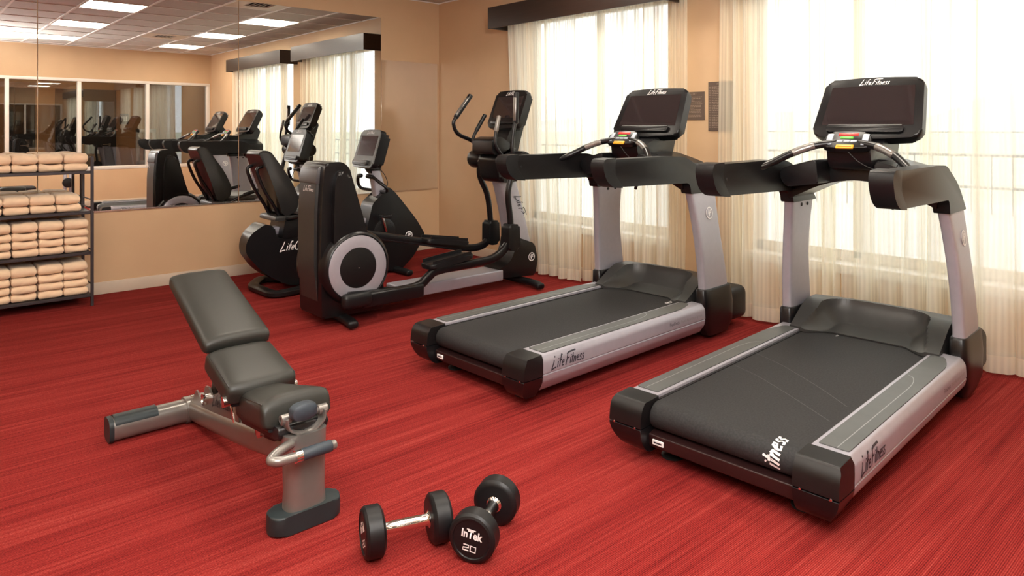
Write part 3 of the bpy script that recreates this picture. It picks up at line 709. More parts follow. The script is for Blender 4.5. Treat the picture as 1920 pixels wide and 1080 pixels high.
# ------------------------------------------------------------------ elliptical trainer
def elliptical():
    cx = -4.53; t = thing('elliptical_trainer', 'black elliptical cross-trainer with silver-ringed wheels and tall rear housing', 'elliptical', (cx, 0, 0))
    # rear drive housing: wide body with narrower raised pod at the front
    prof = [(2.185, .06, .02), (2.175, .40, .1), (2.18, .80, .1), (2.20, 1.06, .02), (2.215, 1.105, .02), (2.33, 1.115, .04), (2.39, 1.07, .05), (2.50, .66, .1), (2.60, .45, .1), (2.66, .22, .05), (2.66, .06, .02)]
    rings = []
    pts = rounded(prof, n=5)
    body = bmesh.new()
    lay = [(-.172, .90), (-.160, .985), (-.13, 1.0), (.13, 1.0), (.160, .985), (.172, .90)]
    c = V((2.40, .5))
    mesh_obj('drive_housing', prism(bmesh.new(), prof, 'x', -.168, .168, .030, 5, n=6), 'blks', t)
    for s in (-1, 1):
        pod = [(2.245, .45, .05), (2.255, .95, .05), (2.285, 1.060, .04), (2.375, 1.035, .05), (2.485, .68, .1), (2.54, .50, .05), (2.52, .40, .05)]
        mesh_obj('housing_pod', prism(bmesh.new(), pod, 'x', *sorted((s * .14, s * .212)), .028, 4, n=6), 'blks', t)
        hub = mesh_obj('wheel_shroud', lathe(bmesh.new(), [(0, .262), (.05, .255), (.075, .236), (.078, .228), (.070, .224)], (s * .150, 2.425, .385), (s, 0, 0), 56), 'blks', t)
        mesh_obj('silver_ring', lathe(bmesh.new(), [(0, .222), (.008, .220), (.010, .216), (.010, .140), (.004, .138)], (s * .216, 2.425, .385), (s, 0, 0), 56), 'silver', hub)
        mesh_obj('hub_disc', lathe(bmesh.new(), [(0, .138), (.012, .136), (.014, .130), (.015, .01)], (s * .216, 2.425, .385), (s, 0, 0), 48), 'blk', hub)
        mesh_obj('hub_screw', lathe(bmesh.new(), [(0, .005), (.003, .004)], (s * .231, 2.425, .385), (s, 0, 0), 8), 'chrome', hub)
    # rear silver-grey cover plate and lettering
    rp = mesh_obj('rear_cover', prism(bmesh.new(), [(2.19, .10, .02), (2.155, .40, .05), (2.158, .80, .05), (2.18, 1.07, .02), (2.20, 1.07, 0), (2.20, .10, 0)], 'x', -.140, .105, .010, 2), 'hood', t)
    mesh_obj('rear_cover_cap', prism(bmesh.new(), [(2.163, .965, .01), (2.182, 1.078, .02), (2.24, 1.09, .02), (2.24, .965, 0)], 'x', -.145, .110, .010, 2), mat('gunmetal', (.10, .10, .105), .35, .5), t)
    add_script(rp, 'Life Fitness', (-.04, 2.150, .915), (1, 0, 0), (0, 0, 1), .15, 'white')
    # stabilisers
    def stab(y, z=.035):
        st = mesh_obj('stabilizer', tube(bmesh.new(), [(-.34, y - .02, z), (-.2, y, z + .008), (.2, y, z + .008), (.34, y - .02, z)], .03, 14, w=.075, h=.05, e=3), 'rub', t)
        for s in (-1, 1): mesh_obj('levelling_foot', lathe(bmesh.new(), [(0, .02), (.006, .02), (.008, .006), (.03, .006)], (s * .31, y, 0), (0, 0, 1), 12), 'chrome', st)
    stab(2.34); stab(4.07)
    # lower frame: black beam from the housing then silver rail
    mesh_obj('lower_beam', box(bmesh.new(), (-.10, 2.5, .06), (.10, 3.0, .14), .012), 'blks', t)
    mesh_obj('base_rail', box(bmesh.new(), (-.115, 2.85, .075), (.115, 3.84, .165), .012, 3), 'silver', t)
    # front mast
    bp = [(3.76, .10, .03), (3.80, .17, .03), (3.93, .22, .05), (3.99, .34, .03), (4.00, .42, .02), (4.205, .345, .02), (4.245, .20, .05), (4.21, .07, .02)]
    b = mesh_obj('mast_base', prism(bmesh.new(), bp, 'x', -.105, .105, .02, 3), 'blks', t)
    emblem(b, (.106, 4.165, .235), (0, 1, 0), (0, 0, 1), .038, 'white', 'blk')
    rings = []
    for z, y0, y1, w in ((.33, 3.985, 4.205, .15), (.45, 3.965, 4.175, .145), (.60, 3.935, 4.13, .14), (.78, 3.885, 4.075, .13), (.92, 3.84, 4.03, .125), (1.05, 3.80, 3.98, .12)):
        rings.append([V((p, (y0 + y1) / 2 + q, z)) for p, q in sup(24, w, y1 - y0, 6)])
    m_ = mesh_obj('mast', loft(bmesh.new(), rings), 'silver', t)
    add_script(m_, 'Life Fitness', (.0715, 4.005, .76), (-.03, .42, -1), (0, 1, .42), .27, 'navy')
    mesh_obj('mast_collar', prism(bmesh.new(), [(3.745, 1.10, .04), (3.79, .90, .04), (3.95, .875, .03), (4.01, .93, .03), (4.02, 1.12, .03), (3.95, 1.20, .04)], 'x', -.13, .13, .03, 3), 'blks', t)
    # pivot hub barrel
    for s in (-1, 1):
        mesh_obj('pivot_hub', lathe(bmesh.new(), [(0, .06), (.10, .066), (.14, .080), (.26, .082), (.285, .074), (.29, .05)], (s * .05, 3.88, 1.075), (s, 0, 0), 32), 'blks', t)
    # cup holder block and console bracket
    mesh_obj('cup_holder', prism(bmesh.new(), [(3.70, 1.13, .03), (3.705, 1.25, .02), (3.80, 1.275, .02), (3.93, 1.20, .03), (3.94, 1.10, .02)], 'x', -.13, .13, .03, 4), 'blks', t)
    mesh_obj('console_bracket', prism(bmesh.new(), [(3.86, 1.14, .02), (3.95, 1.33, .02), (4.06, 1.43, .02), (4.12, 1.40, .02), (4.02, 1.10, .02)], 'x', -.075, .075, .01, 2), 'blk', t)
    A = Matrix.Rotation(math.radians(68), 3, 'X'); O = V((0, 4.005, 1.495))
    def cp(x, y, z): return O + A @ V((x, y, z))
    def cm(bm):
        for v in bm.verts: v.co = cp(*v.co)
        return bm
    hs = [(-.205, -.168, .05), (-.198, .168, .04), (0, .180, .1), (.198, .168, .04), (.205, -.168, .05), (0, -.178, .1)]
    h = mesh_obj('console_housing', cm(prism(bmesh.new(), hs, 'z', -.028, .028, .014, 4, n=8)), 'blks', t)
    mesh_obj('console_back', cm(prism(bmesh.new(), [(p * .93, q * .93, r_) for p, q, r_ in hs], 'z', -.06, -.02, .02, 3, n=8)), 'blk', h)
    mesh_obj('screen', cm(prism(bmesh.new(), [(-.165, -.080, .004), (-.165, .115, .004), (.165, .115, .004), (.165, -.080, .004)], 'z', .026, .0292, .001, 1)), 'screen', h)
    mesh_obj('reading_ledge', cm(prism(bmesh.new(), [(-.15, -.140, .02), (-.15, -.100, .01), (.15, -.100, .01), (.15, -.140, .02)], 'z', .026, .046, .005, 2)), 'blks', h)
    add_script(h, 'Life Fitness', cp(-.062, .130, .0285), A @ V((1, 0, 0)), A @ V((0, 1, 0)), .125, 'white')
    # moving arms, pedals and link arms
    def arm(s, dy, pts_low, boot, ped, link):
        X = s * .25
        a = mesh_obj('moving_arm', tube(bmesh.new(), [(X, *p) for p in pts_low], [.026, .026, .025, .022, .018, .017, .016, .016], 14), 'blks', t)
        gy, gz = pts_low[-1]; py, pz = pts_low[-2]
        d = V((0, gy - py, gz - pz)).normalized(); g0 = V((X, gy, gz)); gi = g0 - d * .24
        mesh_obj('grip', tube(bmesh.new(), [g0 + d * .005, gi], .0225, 14, False), 'rub', a)
        mesh_obj('grip_sensor', tube(bmesh.new(), [gi + d * .02 + V((0, -.005, 0)), g0 - d * .035 + V((0, -.005, 0))], .0200, 12, False), 'bsilv', a)
        by, bz = boot
        mesh_obj('pivot_boot', prism(bmesh.new(), [(by - .062, bz - .115, .045), (by - .060, bz + .10, .04), (by + .055, bz + .10, .04), (by + .062, bz - .115, .045)], 'x', X - .05, X + .05, .020, 5, n=10), 'rub', a, sharp=70)
        lk_ = mesh_obj('link_arm', tube(bmesh.new(), [(X, *p) for p in link], .02, 14, w=.05, h=.062, e=4), 'blks', t)
        (y0, z0), (y1, z1) = ped; L = math.hypot(y1 - y0, z1 - z0); th = math.atan2(z1 - z0, y1 - y0); R_ = Matrix.Rotation(th, 3, 'X'); cpt = V((s * .215, (y0 + y1) / 2, (z0 + z1) / 2))
        bm = prism(bmesh.new(), [(-.075, -L / 2, .05), (-.085, 0, .1), (-.07, L / 2, .05), (.07, L / 2, .05), (.085, 0, .1), (.075, -L / 2, .05)], 'z', -.035, .0, .008, 2)
        for v in bm.verts: v.co = R_ @ v.co + cpt
        pd = mesh_obj('pedal', bm, 'rub', t)
        for q in (-1, 1):
            bm = prism(bmesh.new(), [(q * .070, -L / 2 + .03, .01), (q * .082, 0, .05), (q * .066, L / 2 - .03, .01), (q * .058, L / 2 - .03, .01), (q * .073, 0, .05), (q * .061, -L / 2 + .03, .01)], 'z', -.002, .024, .003, 1)
            for v in bm.verts: v.co = R_ @ v.co + cpt
            mesh_obj('pedal_side', bm, 'rub', pd)
        return a
    arm(1, 0, [(3.80, .42), (3.795, .60), (3.77, .80), (3.80, .94), (3.83, 1.06), (3.815, 1.18), (3.83, 1.32), (3.855, 1.44), (3.86, 1.625)], (3.80, .465), ((2.98, .335), (3.40, .375)), [(2.34, .205), (2.70, .185), (2.90, .195), (2.99, .25), (3.08, .285), (3.42, .295), (3.60, .305), (3.72, .36), (3.80, .45)])
    arm(-1, 0, [(4.01, .38), (4.00, .56), (3.965, .76), (3.88, .93), (3.88, 1.08), (3.86, 1.17), (3.79, 1.235), (3.65, 1.29), (3.60, 1.36), (3.615, 1.43), (3.775, 1.62)], (4.01, .43), ((3.26, .45), (3.70, .385)), [(2.62, .56), (2.98, .48), (3.34, .40), (3.70, .32), (3.88, .31), (3.98, .36), (4.01, .42)])
    # crank arm with end block (near side)
    mesh_obj('crank_cover', rbox(bmesh.new(), (.295, 2.37, .185), (.075, .22, .105), .035, 4), 'rub', t)
    mesh_obj('roller_track', rbox(bmesh.new(), (.27, 2.67, .165), (.06, .50, .095), .012, 3), 'blks', t)
    for s, pts in ((-1, [(3.86, 1.10), (3.76, 1.19), (3.735, 1.25), (3.77, 1.32), (3.865, 1.455)]), (1, [(3.80, 1.10), (3.72, 1.19), (3.71, 1.25), (3.72, 1.32), (3.75, 1.44)])):
        f = mesh_obj('fixed_handle', tube(bmesh.new(), [(s * .16, *p) for p in pts], .014, 12), 'blks', t)
        a, b = V((s * .16, *pts[-1])), V((s * .16, *pts[-2])); mesh_obj('grip', tube(bmesh.new(), [a, b], .018, 12, False), 'bsilv' if s > 0 else 'rub', f)
    mesh_obj('console_cable', tube(bmesh.new(), [(.10, 4.0, 1.34), (.14, 3.95, 1.28), (.12, 3.90, 1.22), (.05, 3.86, 1.20)], .003, 6), 'cable', t)
    return t
elliptical()

# ------------------------------------------------------------------ recumbent bike
def bike():
    cx = -5.70; t = thing('recumbent_bike', 'black recumbent exercise bike with padded backrest in front of the mirrored wall', 'exercise bike', (cx, 0, 0))
    # rear housing: big crescent body
    body = [(2.155, .40, .04), (2.19, .49, .05), (2.30, .565, .03), (2.375, .54, .05), (2.385, .44, .02), (2.60, .43, .03), (2.95, .34, .03), (3.25, .40, .03), (3.30, .10, .04), (2.75, .04, .05), (2.50, .035, .08), (2.28, .17, .1), (2.16, .33, .05)]
    bm = prism(bmesh.new(), body, 'x', -.13, .13, .03, 4, n=7)
    for v in bm.verts: v.co.x *= .45 + .55 * min(1, max(0, (v.co.y - 2.14) / .24)) ** .6
    b = mesh_obj('rear_housing', bm, 'blks', t)
    add_script(b, 'LifeCycle', (.1312, 2.42, .335), (0, 1, 0), (0, 0, 1), .26, 'white')
    # loop-shaped rear stabiliser
    lp = [(-.33, 2.44), (-.09, 2.27), (.33, 2.28), (.29, 2.53), (.11, 2.68), (-.14, 2.68)]
    bm = bmesh.new(); pts = [V((p, q, .032)) for p, q in rounded([(a, c, .09) for a, c in lp], n=6)]; pts.append(pts[0]); pts.append(pts[1])
    tube(bm, pts, .03, 10, False, w=.088, h=.055, e=3, cap_round=False)
    mesh_obj('rear_stabilizer', bm, 'blk', t)
    mesh_obj('front_stabilizer', tube(bmesh.new(), [(-.32, 3.55, .032), (.32, 3.55, .032)], .03, 14, False, w=.07, h=.05, e=3), 'rub', t)
    # front shroud with pointed top
    sh = [(3.28, .10, .04), (3.24, .44, .05), (3.30, .66, .03), (3.475, .80, .015), (3.545, .74, .05), (3.62, .655, .1), (3.78, .47, .1), (3.865, .335, .03), (3.86, .30, .03), (3.74, .13, .06), (3.60, .02, .03), (3.40, .03, .03)]
    f = mesh_obj('front_shroud', prism(bmesh.new(), sh, 'x', -.10, .10, .035, 4, n=7), 'blks', t)
    emblem(f, (.101, 3.685, .335), (0, 1, 0), (0, 0, 1), .040, 'white', 'blk')
    for s in (-1, 1):
        cr = mesh_obj('crank_disc', lathe(bmesh.new(), [(0, .115), (.012, .112), (.02, .09), (.024, .03)], (s * .10, 3.42, .40), (s, 0, 0), 36), 'blk', t)
        for q in range(14):
            a = 2 * PI * q / 14; mesh_obj('vent_hole', rbox(bmesh.new(), (s * .118, 3.42 + .085 * math.cos(a), .40 + .085 * math.sin(a)), (.006, .016, .016), .003, 1), 'rub', cr)
        mesh_obj('crank_arm', tube(bmesh.new(), [(s * .135, 3.42, .40), (s * .145, 3.42 - s * .05, .40 + s * .15)], .013, 10, False), 'chrome', t)
        mesh_obj('pedal', rbox(bmesh.new(), (s * .20, 3.42 - s * .05, .40 + s * .15), (.10, .09, .03), .01, 2), 'rub', t)
    # seat rail, carriage, seat and backrest
    mesh_obj('seat_rail', box(bmesh.new(), (-.05, 2.34, .46), (.05, 3.30, .525), .008), 'silver', t)
    mesh_obj('seat_carriage', prism(bmesh.new(), [(2.43, .435, .01), (2.46, .60, .02), (2.75, .60, .02), (2.73, .435, .01)], 'x', -.14, .14, .012, 3), 'blks', t)
    mesh_obj('seat_bracket', prism(bmesh.new(), [(2.36, .585, .01), (2.37, .625, .01), (2.80, .625, .01), (2.80, .585, .01)], 'x', -.16, .16, .006, 2), 'hood', t)
    bm = bmesh.new(); rings = []
    for z, k in ((.625, .85), (.635, .97), (.655, 1.0), (.675, .96), (.685, .8)): rings.append([V((p, 2.68 + q, z)) for p, q in sup(32, .44 * k, .36 * k, 3)])
    mesh_obj('seat', loft(bm, rings), 'inlay', t)
    # backrest: curved pad, leaning back
    bk = [(2.235, 1.14, .03), (2.27, 1.165, .02), (2.335, 1.155, .04), (2.40, 1.05, .08), (2.50, .90, .08), (2.560, .76, .08), (2.545, .665, .04), (2.46, .620, .03), (2.42, .64, .03), (2.34, .88, .1)]
    bm = prism(bmesh.new(), bk, 'x', -.21, .21, .035, 4, n=7)
    for v in bm.verts:
        f_ = max(0, (v.co.z - .95) / .25); v.co.x *= .84 - .26 * f_ ** 1.5
    br = mesh_obj('backrest', bm, 'blks', t)
    for s in (-1, 1):
        mesh_obj('backrest_frame', tube(bmesh.new(), [(s * .10, 2.275, 1.03), (s * .10, 2.235, 1.00), (s * .10, 2.29, .85), (s * .10, 2.38, .70), (s * .10, 2.43, .60)], .014, 10), 'blks', t)
        sg = mesh_obj('seat_handle', tube(bmesh.new(), [(s * .16, 2.46, .60), (s * .27, 2.50, .62), (s * .285, 2.62, .68), (s * .285, 2.80, .73)], .014, 10), 'blks', t)
        mesh_obj('grip', tube(bmesh.new(), [(s * .285, 2.64, .688), (s * .285, 2.80, .732)], .019, 12, False), 'rub', sg)
    # console mast, handles, console
    rings = []
    for z, y0, y1, w in ((.62, 3.385, 3.53, .10), (.75, 3.365, 3.485, .09), (.85, 3.345, 3.455, .085), (.95, 3.32, 3.42, .08)): rings.append([V((p, (y0 + y1) / 2 + q, z)) for p, q in sup(24, w, y1 - y0, 5)])
    mesh_obj('console_mast', loft(bmesh.new(), rings), 'silver', t)
    for s in (-1, 1):
        hb = mesh_obj('handlebar', tube(bmesh.new(), [(s * .03, 3.40, .765), (s * .10, 3.36, .775), (s * .17, 3.34, .80), (s * .235, 3.34, .84), (s * .26, 3.36, .885), (s * .20, 3.36, .92), (s * .10, 3.35, .935)] if 0 else [(s * .04, 3.42, .76), (s * .12, 3.40, .765), (s * .22, 3.37, .775), (s * .245, 3.35, .81), (s * .19, 3.31, .86), (s * .12, 3.28, .905), (s * .06, 3.27, .905)], .015, 12), 'blks', t)
        mesh_obj('grip', tube(bmesh.new(), [(s * .125, 3.283, .902), (s * .055, 3.268, .907)], .0195, 12, False), 'rub', hb)
    A = Matrix.Rotation(math.radians(72), 3, 'X'); O = V((0, 3.325, 1.150))
    def cp(x, y, z): return O + A @ V((x, y, z))
    def cm(bm):
        for v in bm.verts: v.co = cp(*v.co)
        return bm
    hs = [(-.190, -.175, .045), (-.180, .175, .04), (0, .184, .1), (.180, .175, .04), (.190, -.175, .045), (0, -.182, .1)]
    h = mesh_obj('console_housing', cm(prism(bmesh.new(), hs, 'z', -.028, .028, .012, 4, n=8)), 'blks', t)
    mesh_obj('console_face', cm(prism(bmesh.new(), [(p * .93, q * .94, r_) for p, q, r_ in hs], 'z', .026, .0295, .001, 1, n=8)), 'inlay', h)
    mesh_obj('console_back', cm(prism(bmesh.new(), [(p * .9, q * .9, r_) for p, q, r_ in hs], 'z', -.085, -.02, .03, 3, n=8)), 'blk', h)
    mesh_obj('screen', cm(prism(bmesh.new(), [(-.145, -.070, .004), (-.145, .120, .004), (.145, .120, .004), (.145, -.070, .004)], 'z', .029, .0315, .001, 1)), 'screen', h)
    mesh_obj('reading_ledge', cm(prism(bmesh.new(), [(-.16, -.160, .02), (-.16, -.115, .01), (.10, -.115, .01), (.10, -.160, .02)], 'z', .028, .052, .006, 2)), 'hood', h)
    add_script(h, 'Life Fitness', cp(-.060, .138, .0305), A @ V((1, 0, 0)), A @ V((0, 1, 0)), .12, 'white')
    mesh_obj('console_stem', prism(bmesh.new(), [(3.28, .99, .02), (3.33, .92, .02), (3.42, .93, .02), (3.42, 1.05, .02)], 'x', -.035, .035, .008, 2), 'blk', t)
    mesh_obj('console_cable', tube(bmesh.new(), [(.10, 3.36, .98), (.17, 3.38, .92), (.22, 3.38, .85), (.23, 3.36, .80)], .0035, 6), 'cable', t)
    return t
bike()

# ------------------------------------------------------------------ adjustable bench
def bench():
    t = thing('adjustable_bench', 'grey padded adjustable weight bench with silver frame and raised back', 'bench', (-2.26, 1.065, 0))
    # x runs to the rear (negative world x); local coordinates: x = world x + 2.26
    def oval(n, w, h): return sup(n, w, h, 3)
    # rear cross foot
    cf = bmesh.new(); tube(cf, [(-1.135, -.345, .052), (-1.135, .345, .052)], .05, 24, False, w=.10, h=.095, e=2.8, cap_round=False); rf = mesh_obj('rear_foot', cf, 'bsilv', t)
    for s in (-1, 1):
        bm = bmesh.new(); tube(bm, [(-1.135, s * .340, .052), (-1.135, s * .358, .052)], .05, 24, False, w=.104, h=.101, e=3.4, cap_round=False); mesh_obj('end_cap', bm, 'bfoot', rf)
        bm = bmesh.new(); tube(bm, [(-1.135, s * .335, .058), (-1.135, s * .165, .058)], .05, 24, False, w=.097, h=.097, e=2.9, cap_round=False); mesh_obj('grip_pad', bm, 'bfoot', rf)
    bm = bmesh.new(); tube(bm, [(-1.135, -.045, .053), (-1.135, .045, .053)], .05, 24, False, w=.112, h=.108, e=3, cap_round=False); mesh_obj('clamp', bm, 'bsilv', rf)
    mesh_obj('bolt', lathe(bmesh.new(), [(0, .008), (.006, .007)], (-1.135, -.01, .106), (0, 0, 1), 12), 'chrome', rf)
    # main beam
    bm = bmesh.new(); tube(bm, [(-1.10, 0, .058), (-.85, 0, .092), (-.60, 0, .130), (-.42, 0, .160), (-.26, 0, .190), (-.10, 0, .215), (.0, 0, .222)], .05, 24, w=.085, h=.095, e=3.2, side=(0, 1, 0)); mb = mesh_obj('main_beam', bm, 'bsilv', t)
    # triangular support plate with toothed upper edge
    pl = [(-1.08, .10), (-1.02, .175), (-.97, .155), (-.93, .165), (-.90, .225), (-.86, .230), (-.82, .205), (-.74, .240), (-.68, .290), (-.62, .31), (-.55, .28), (-.50, .17), (-.60, .15), (-.85, .11)]
    sp_ = mesh_obj('support_plate', prism(bmesh.new(), [(a, b, .006) for a, b in pl], 'y', -.030, -.022, .001, 1), 'bsilv', t)
    mesh_obj('support_plate', prism(bmesh.new(), [(a, b, .006) for a, b in pl], 'y', .022, .030, .001, 1), 'bsilv', t)
    add_script(sp_, 'Life Fitness', (-.80, -.0315, .172), (1, 0, .16), (-.16, 0, 1), .20, 'navy', w=.14)
    for k in range(4): mesh_obj('adjustment_notch', rbox(bmesh.new(), (-.95 + k * .11, 0, .128 + k * .016), (.05, .04, .02), .004, 2, Matrix.Rotation(-.22, 3, 'Y')), 'chrome', mb)
    mesh_obj('pivot_bushing', lathe(bmesh.new(), [(0, .024), (.02, .024), (.022, .014), (.016, .012)], (-.88, -.028, .175), (0, -1, 0), 18), 'chrome', t)
    # front post and foot
    rings = []
    for z, w, d in ((.055, .085, .145), (.12, .080, .138), (.22, .080, .142), (.315, .082, .150)): rings.append([V((p, q, z)) for p, q in sup(32, w, d, 3)])
    ps = mesh_obj('front_post', loft(bmesh.new(), rings), 'bsilv', t)
    bm = bmesh.new(); prism(bm, [(-.052, -.125, .05), (.052, -.125, .05), (.052, .125, .05), (-.052, .125, .05)], 'z', .003, .066, .008, 3, n=8); mesh_obj('front_foot', bm, 'bfoot', t)
    # cradle at the top of the post
    bm = bmesh.new(); tube(bm, [(.0, -.068, .372), (.0, -.062, .340), (.0, -.035, .318), (.0, 0, .311), (.0, .035, .318), (.0, .062, .340), (.0, .068, .372)], .01, 12, w=.012, h=.055, e=3, side=(0, 1, 0), cap_round=False)
    mesh_obj('cradle', bm, 'bsilv', t)
    for s in (-1, 1): mesh_obj('pivot_bushing', lathe(bmesh.new(), [(-.016, .017), (.016, .017), (.018, .010), (.012, .011)], (.0, s * .066, .368), (0, s, 0), 18), 'bsilv', t)
    mesh_obj('pivot_rod', tube(bmesh.new(), [(.0, -.066, .368), (.0, .066, .368)], .011, 14, False), 'bsilv', t)
    # adjustment paddle, pull handle
    bm = bmesh.new(); rings = []
    for d, k in ((0, .7), (.004, .95), (.02, 1), (.035, .9), (.042, .6)): rings.append([V((.018 + d, -.02 + p * k, .395 + q * k)) for p, q in sup(28, .095, .06, 2.6)])
    mesh_obj('adjustment_paddle', loft(bm, rings), 'bgrip', t)
    hd = mesh_obj('carry_handle', tube(bmesh.new(), [(.030, -.06, .295), (.045, -.09, .295), (.060, -.125, .290), (.080, -.150, .285), (.097, -.135, .282), (.100, -.09, .280), (.100, .062, .280)], .0155, 14), 'bsilv', t)
    mesh_obj('handle_grip', tube(bmesh.new(), [(.100, -.055, .280), (.100, .045, .280)], .0195, 16, False), 'bgrip', hd)
    mesh_obj('handle_collar', lathe(bmesh.new(), [(0, .0205), (.022, .0205)], (.100, -.078, .280), (0, 1, 0), 18), 'chrome', hd)
    # pads
    def pad(name, p0, p1, th, w0, w1, crown=.012, dish=0, lab=None):
        """p0 rear/top end, p1 front/low end (x,z) of the upper surface"""
        a, b = V((p0[0], 0, p0[1])), V((p1[0], 0, p1[1])); d = (b - a); L = d.length; d.normalize(); up = V((-d.z, 0, d.x)).normalized()
        if up.z < 0: up = -up
        nu, nw = 22, 20; bm = bmesh.new()
        def ring(u):                                            # closed section across the pad
            e = min(u, 1 - u) * L; rr = .030; k = 1 if e > rr else math.sqrt(max(0, 1 - (1 - e / rr) ** 2))
            w = w0 + (w1 - w0) * u; w = w * (1 - .10 * (1 - k)); hh = th * (.45 + .55 * k)
            pts = []
            for q, h_ in sup(48, w, hh, 5.5):
                cr = crown * (1 - (2 * q / w) ** 2) * k if h_ > 0 else 0
                ds = -dish * (1 - (2 * q / w) ** 2) * (u ** 2) if h_ > 0 else 0
                off = (h_ - th / 2) + (-(th - hh) * .15)
                pts.append(a + d * (u * L + ds * -1.2) + up * (off + cr + ds) + V((0, q, 0)))
            return pts
        us = [0, .004, .012, .025, .045, .07] + [.1 + .8 * i / 14 for i in range(15)] + [.93, .955, .975, .988, .996, 1]
        loft(bm, [ring(u) for u in us]); o = mesh_obj(name, bm, 'vinyl', t, sharp=60)
        # lower shell
        bm = bmesh.new(); rings = []
        for u in [0.03, .06, .5, .94, .97]:
            w = (w0 + (w1 - w0) * u) * .93; rings.append([a + d * (u * L) + up * (-th + .003 + h_) + V((0, q, 0)) for q, h_ in sup(32, w * .9, .02, 3)])
        mesh_obj('pad_shell', loft(bm, rings), 'vdark', o)
        # piping seams along both long edges of the top
        for s in (-1, 1):
            pts = [a + d * (u * L) + up * (-.010 * 1) + V((0, s * (w0 + (w1 - w0) * u) * .468, 0)) for u in (.05, .2, .4, .6, .8, .95)]
            mesh_obj('piping', tube(bmesh.new(), pts, .0022, 6, False), 'vdark', o)
        return o
    pad('back_pad', (-1.095, .692), (-.585, .500), .060, .245, .270, .008)
    pad('middle_pad', (-.600, .470), (-.335, .398), .090, .262, .270, .010, dish=.014)
    pad('seat_pad', (-.450, .338), (-.055, .420), .100, .15, .255, .012)
    mesh_obj('seat_pan', prism(bmesh.new(), [(-.33, .26, .01), (-.34, .29, .01), (.0, .345, .02), (.0, .30, .02)], 'y', -.09, .09, .01, 2), 'vdark', t)
    # pad hinge hardware
    mesh_obj('hinge_rod', tube(bmesh.new(), [(-.375, -.135, .335), (-.375, .125, .335)], .011, 12, False), 'chrome', t)
    for s in (-1, 1): mesh_obj('pivot_bushing', lathe(bmesh.new(), [(-.012, .02), (.012, .02), (.013, .01)], (-.375, s * .13, .335), (0, s, 0), 18), 'chrome', t)
    mesh_obj('hinge_loop', tube(bmesh.new(), [(-.365, -.06, .335), (-.36, -.045, .36), (-.36, .045, .36), (-.365, .06, .335)], .005, 8), 'chrome', t)
    for q in (-.02, .02): mesh_obj('hinge_tab', rbox(bmesh.new(), (-.365, q, .345), (.012, .006, .03), .002, 1), 'chrome', t)
    mesh_obj('back_support_arm', tube(bmesh.new(), [(-.88, 0, .18), (-.80, 0, .40), (-.78, 0, .52)], .016, 10, False), 'bsilv', t)
    for s in (-1, 1): mesh_obj('pad_rail', tube(bmesh.new(), [(-1.02, s * .05, .60), (-.62, s * .05, .44), (-.375, s * .05, .335)], .013, 10, False), 'bsilv', t)
    mesh_obj('seat_strut', tube(bmesh.new(), [(-.55, -.028, .16), (-.60, -.03, .26)], .008, 8, False), 'chrome', t)
    mesh_obj('seat_mechanism', prism(bmesh.new(), [(-.36, .30, .02), (-.30, .22, .02), (-.16, .225, .02), (-.05, .32, .02)], 'y', -.04, .04, .008, 2), 'rub', t)
    mesh_obj('lock_knob', lathe(bmesh.new(), [(0, .010), (.02, .010), (.024, .022), (.04, .022), (.044, .015)], (-.20, -.04, .265), (0, -1, 0), 18), 'chrome', t)
    return t
bench()

# ------------------------------------------------------------------ dumbbells
def dumbbell(label, p, q, spin, roll=0):
    """p, q = floor contact points of the two heads (p carries the visible face)"""
    R = .0765; p, q = V((*p, 0)), V((*q, 0)); d = (q - p).normalized(); t = thing('dumbbell', label, 'dumbbell', ((p + q) / 2 + V((0, 0, R))), math.atan2(d.y, d.x), 'dumbbells on the carpet')
    hl = .0295; gap = (q - p).length / 2 + .0
    for s in (-1, 1):
        o = (s * gap, 0, 0)
        hd = mesh_obj('weight_head', lathe(bmesh.new(), [(-hl - .004, .058), (-hl - .003, .063), (-hl + .001, R - .006), (-hl + .007, R), (hl - .009, R), (hl - .002, R - .006), (hl + .001, .064), (hl + .001, .060), (hl - .002, .058)], o, (s, 0, 0), 64), 'rub', t, sharp=24)
        rt = Matrix.Rotation(spin, 3, (s, 0, 0)); a = rt @ V((0, s, 0)); b = rt @ V((0, 0, 1)); fo = V((s * (gap + hl - .0015), 0, 0))
        bm = type_mesh('InTek', plane(fo + b * .004, a, b), .034, .0011, .86, 'CENTER'); flat('lettering', bm, 'white', hd)
        bm = bmesh.new(); fn = plane(fo + b * .004, a, b, .0013); ribbon(bm, [(-.017, .0262), (.013, .0262)], .0035, fn); flat('letter_bar', bm, 'white', hd)
        bm = bmesh.new(); fn = plane(fo - b * .036, a, b)
        ribbon(bm, [(-.022, .017), (-.004, .017), (-.004, .010), (-.022, .007), (-.022, .0), (-.003, .0)], .0038, fn)
        ribbon(bm, [(.002, .0), (.002, .017), (.019, .017), (.019, .0), (.001, .0)], .0038, fn); flat('numerals', bm, 'white', hd)
    mesh_obj('handle', lathe(bmesh.new(), [(-gap + hl - .004, .026), (-gap + hl + .005, .026), (-gap + hl + .009, .020), (-gap + hl + .016, .0175), (-.03, .0185), (0, .0195), (.03, .0185), (gap - hl - .016, .0175), (gap - hl - .009, .020), (gap - hl - .005, .026), (gap - hl + .004, .026)], (0, 0, 0), (1, 0, 0), 32), 'chrome', t)
    return t
dumbbell('black dumbbell with chrome handle lying sideways, the left one of the two', (-1.938, 1.140), (-1.868, 1.345), .6)
dumbbell('black rubber dumbbell marked InTek 20 on its near end, the right one of the two', (-1.712, 1.368), (-1.822, 1.556), -.14)

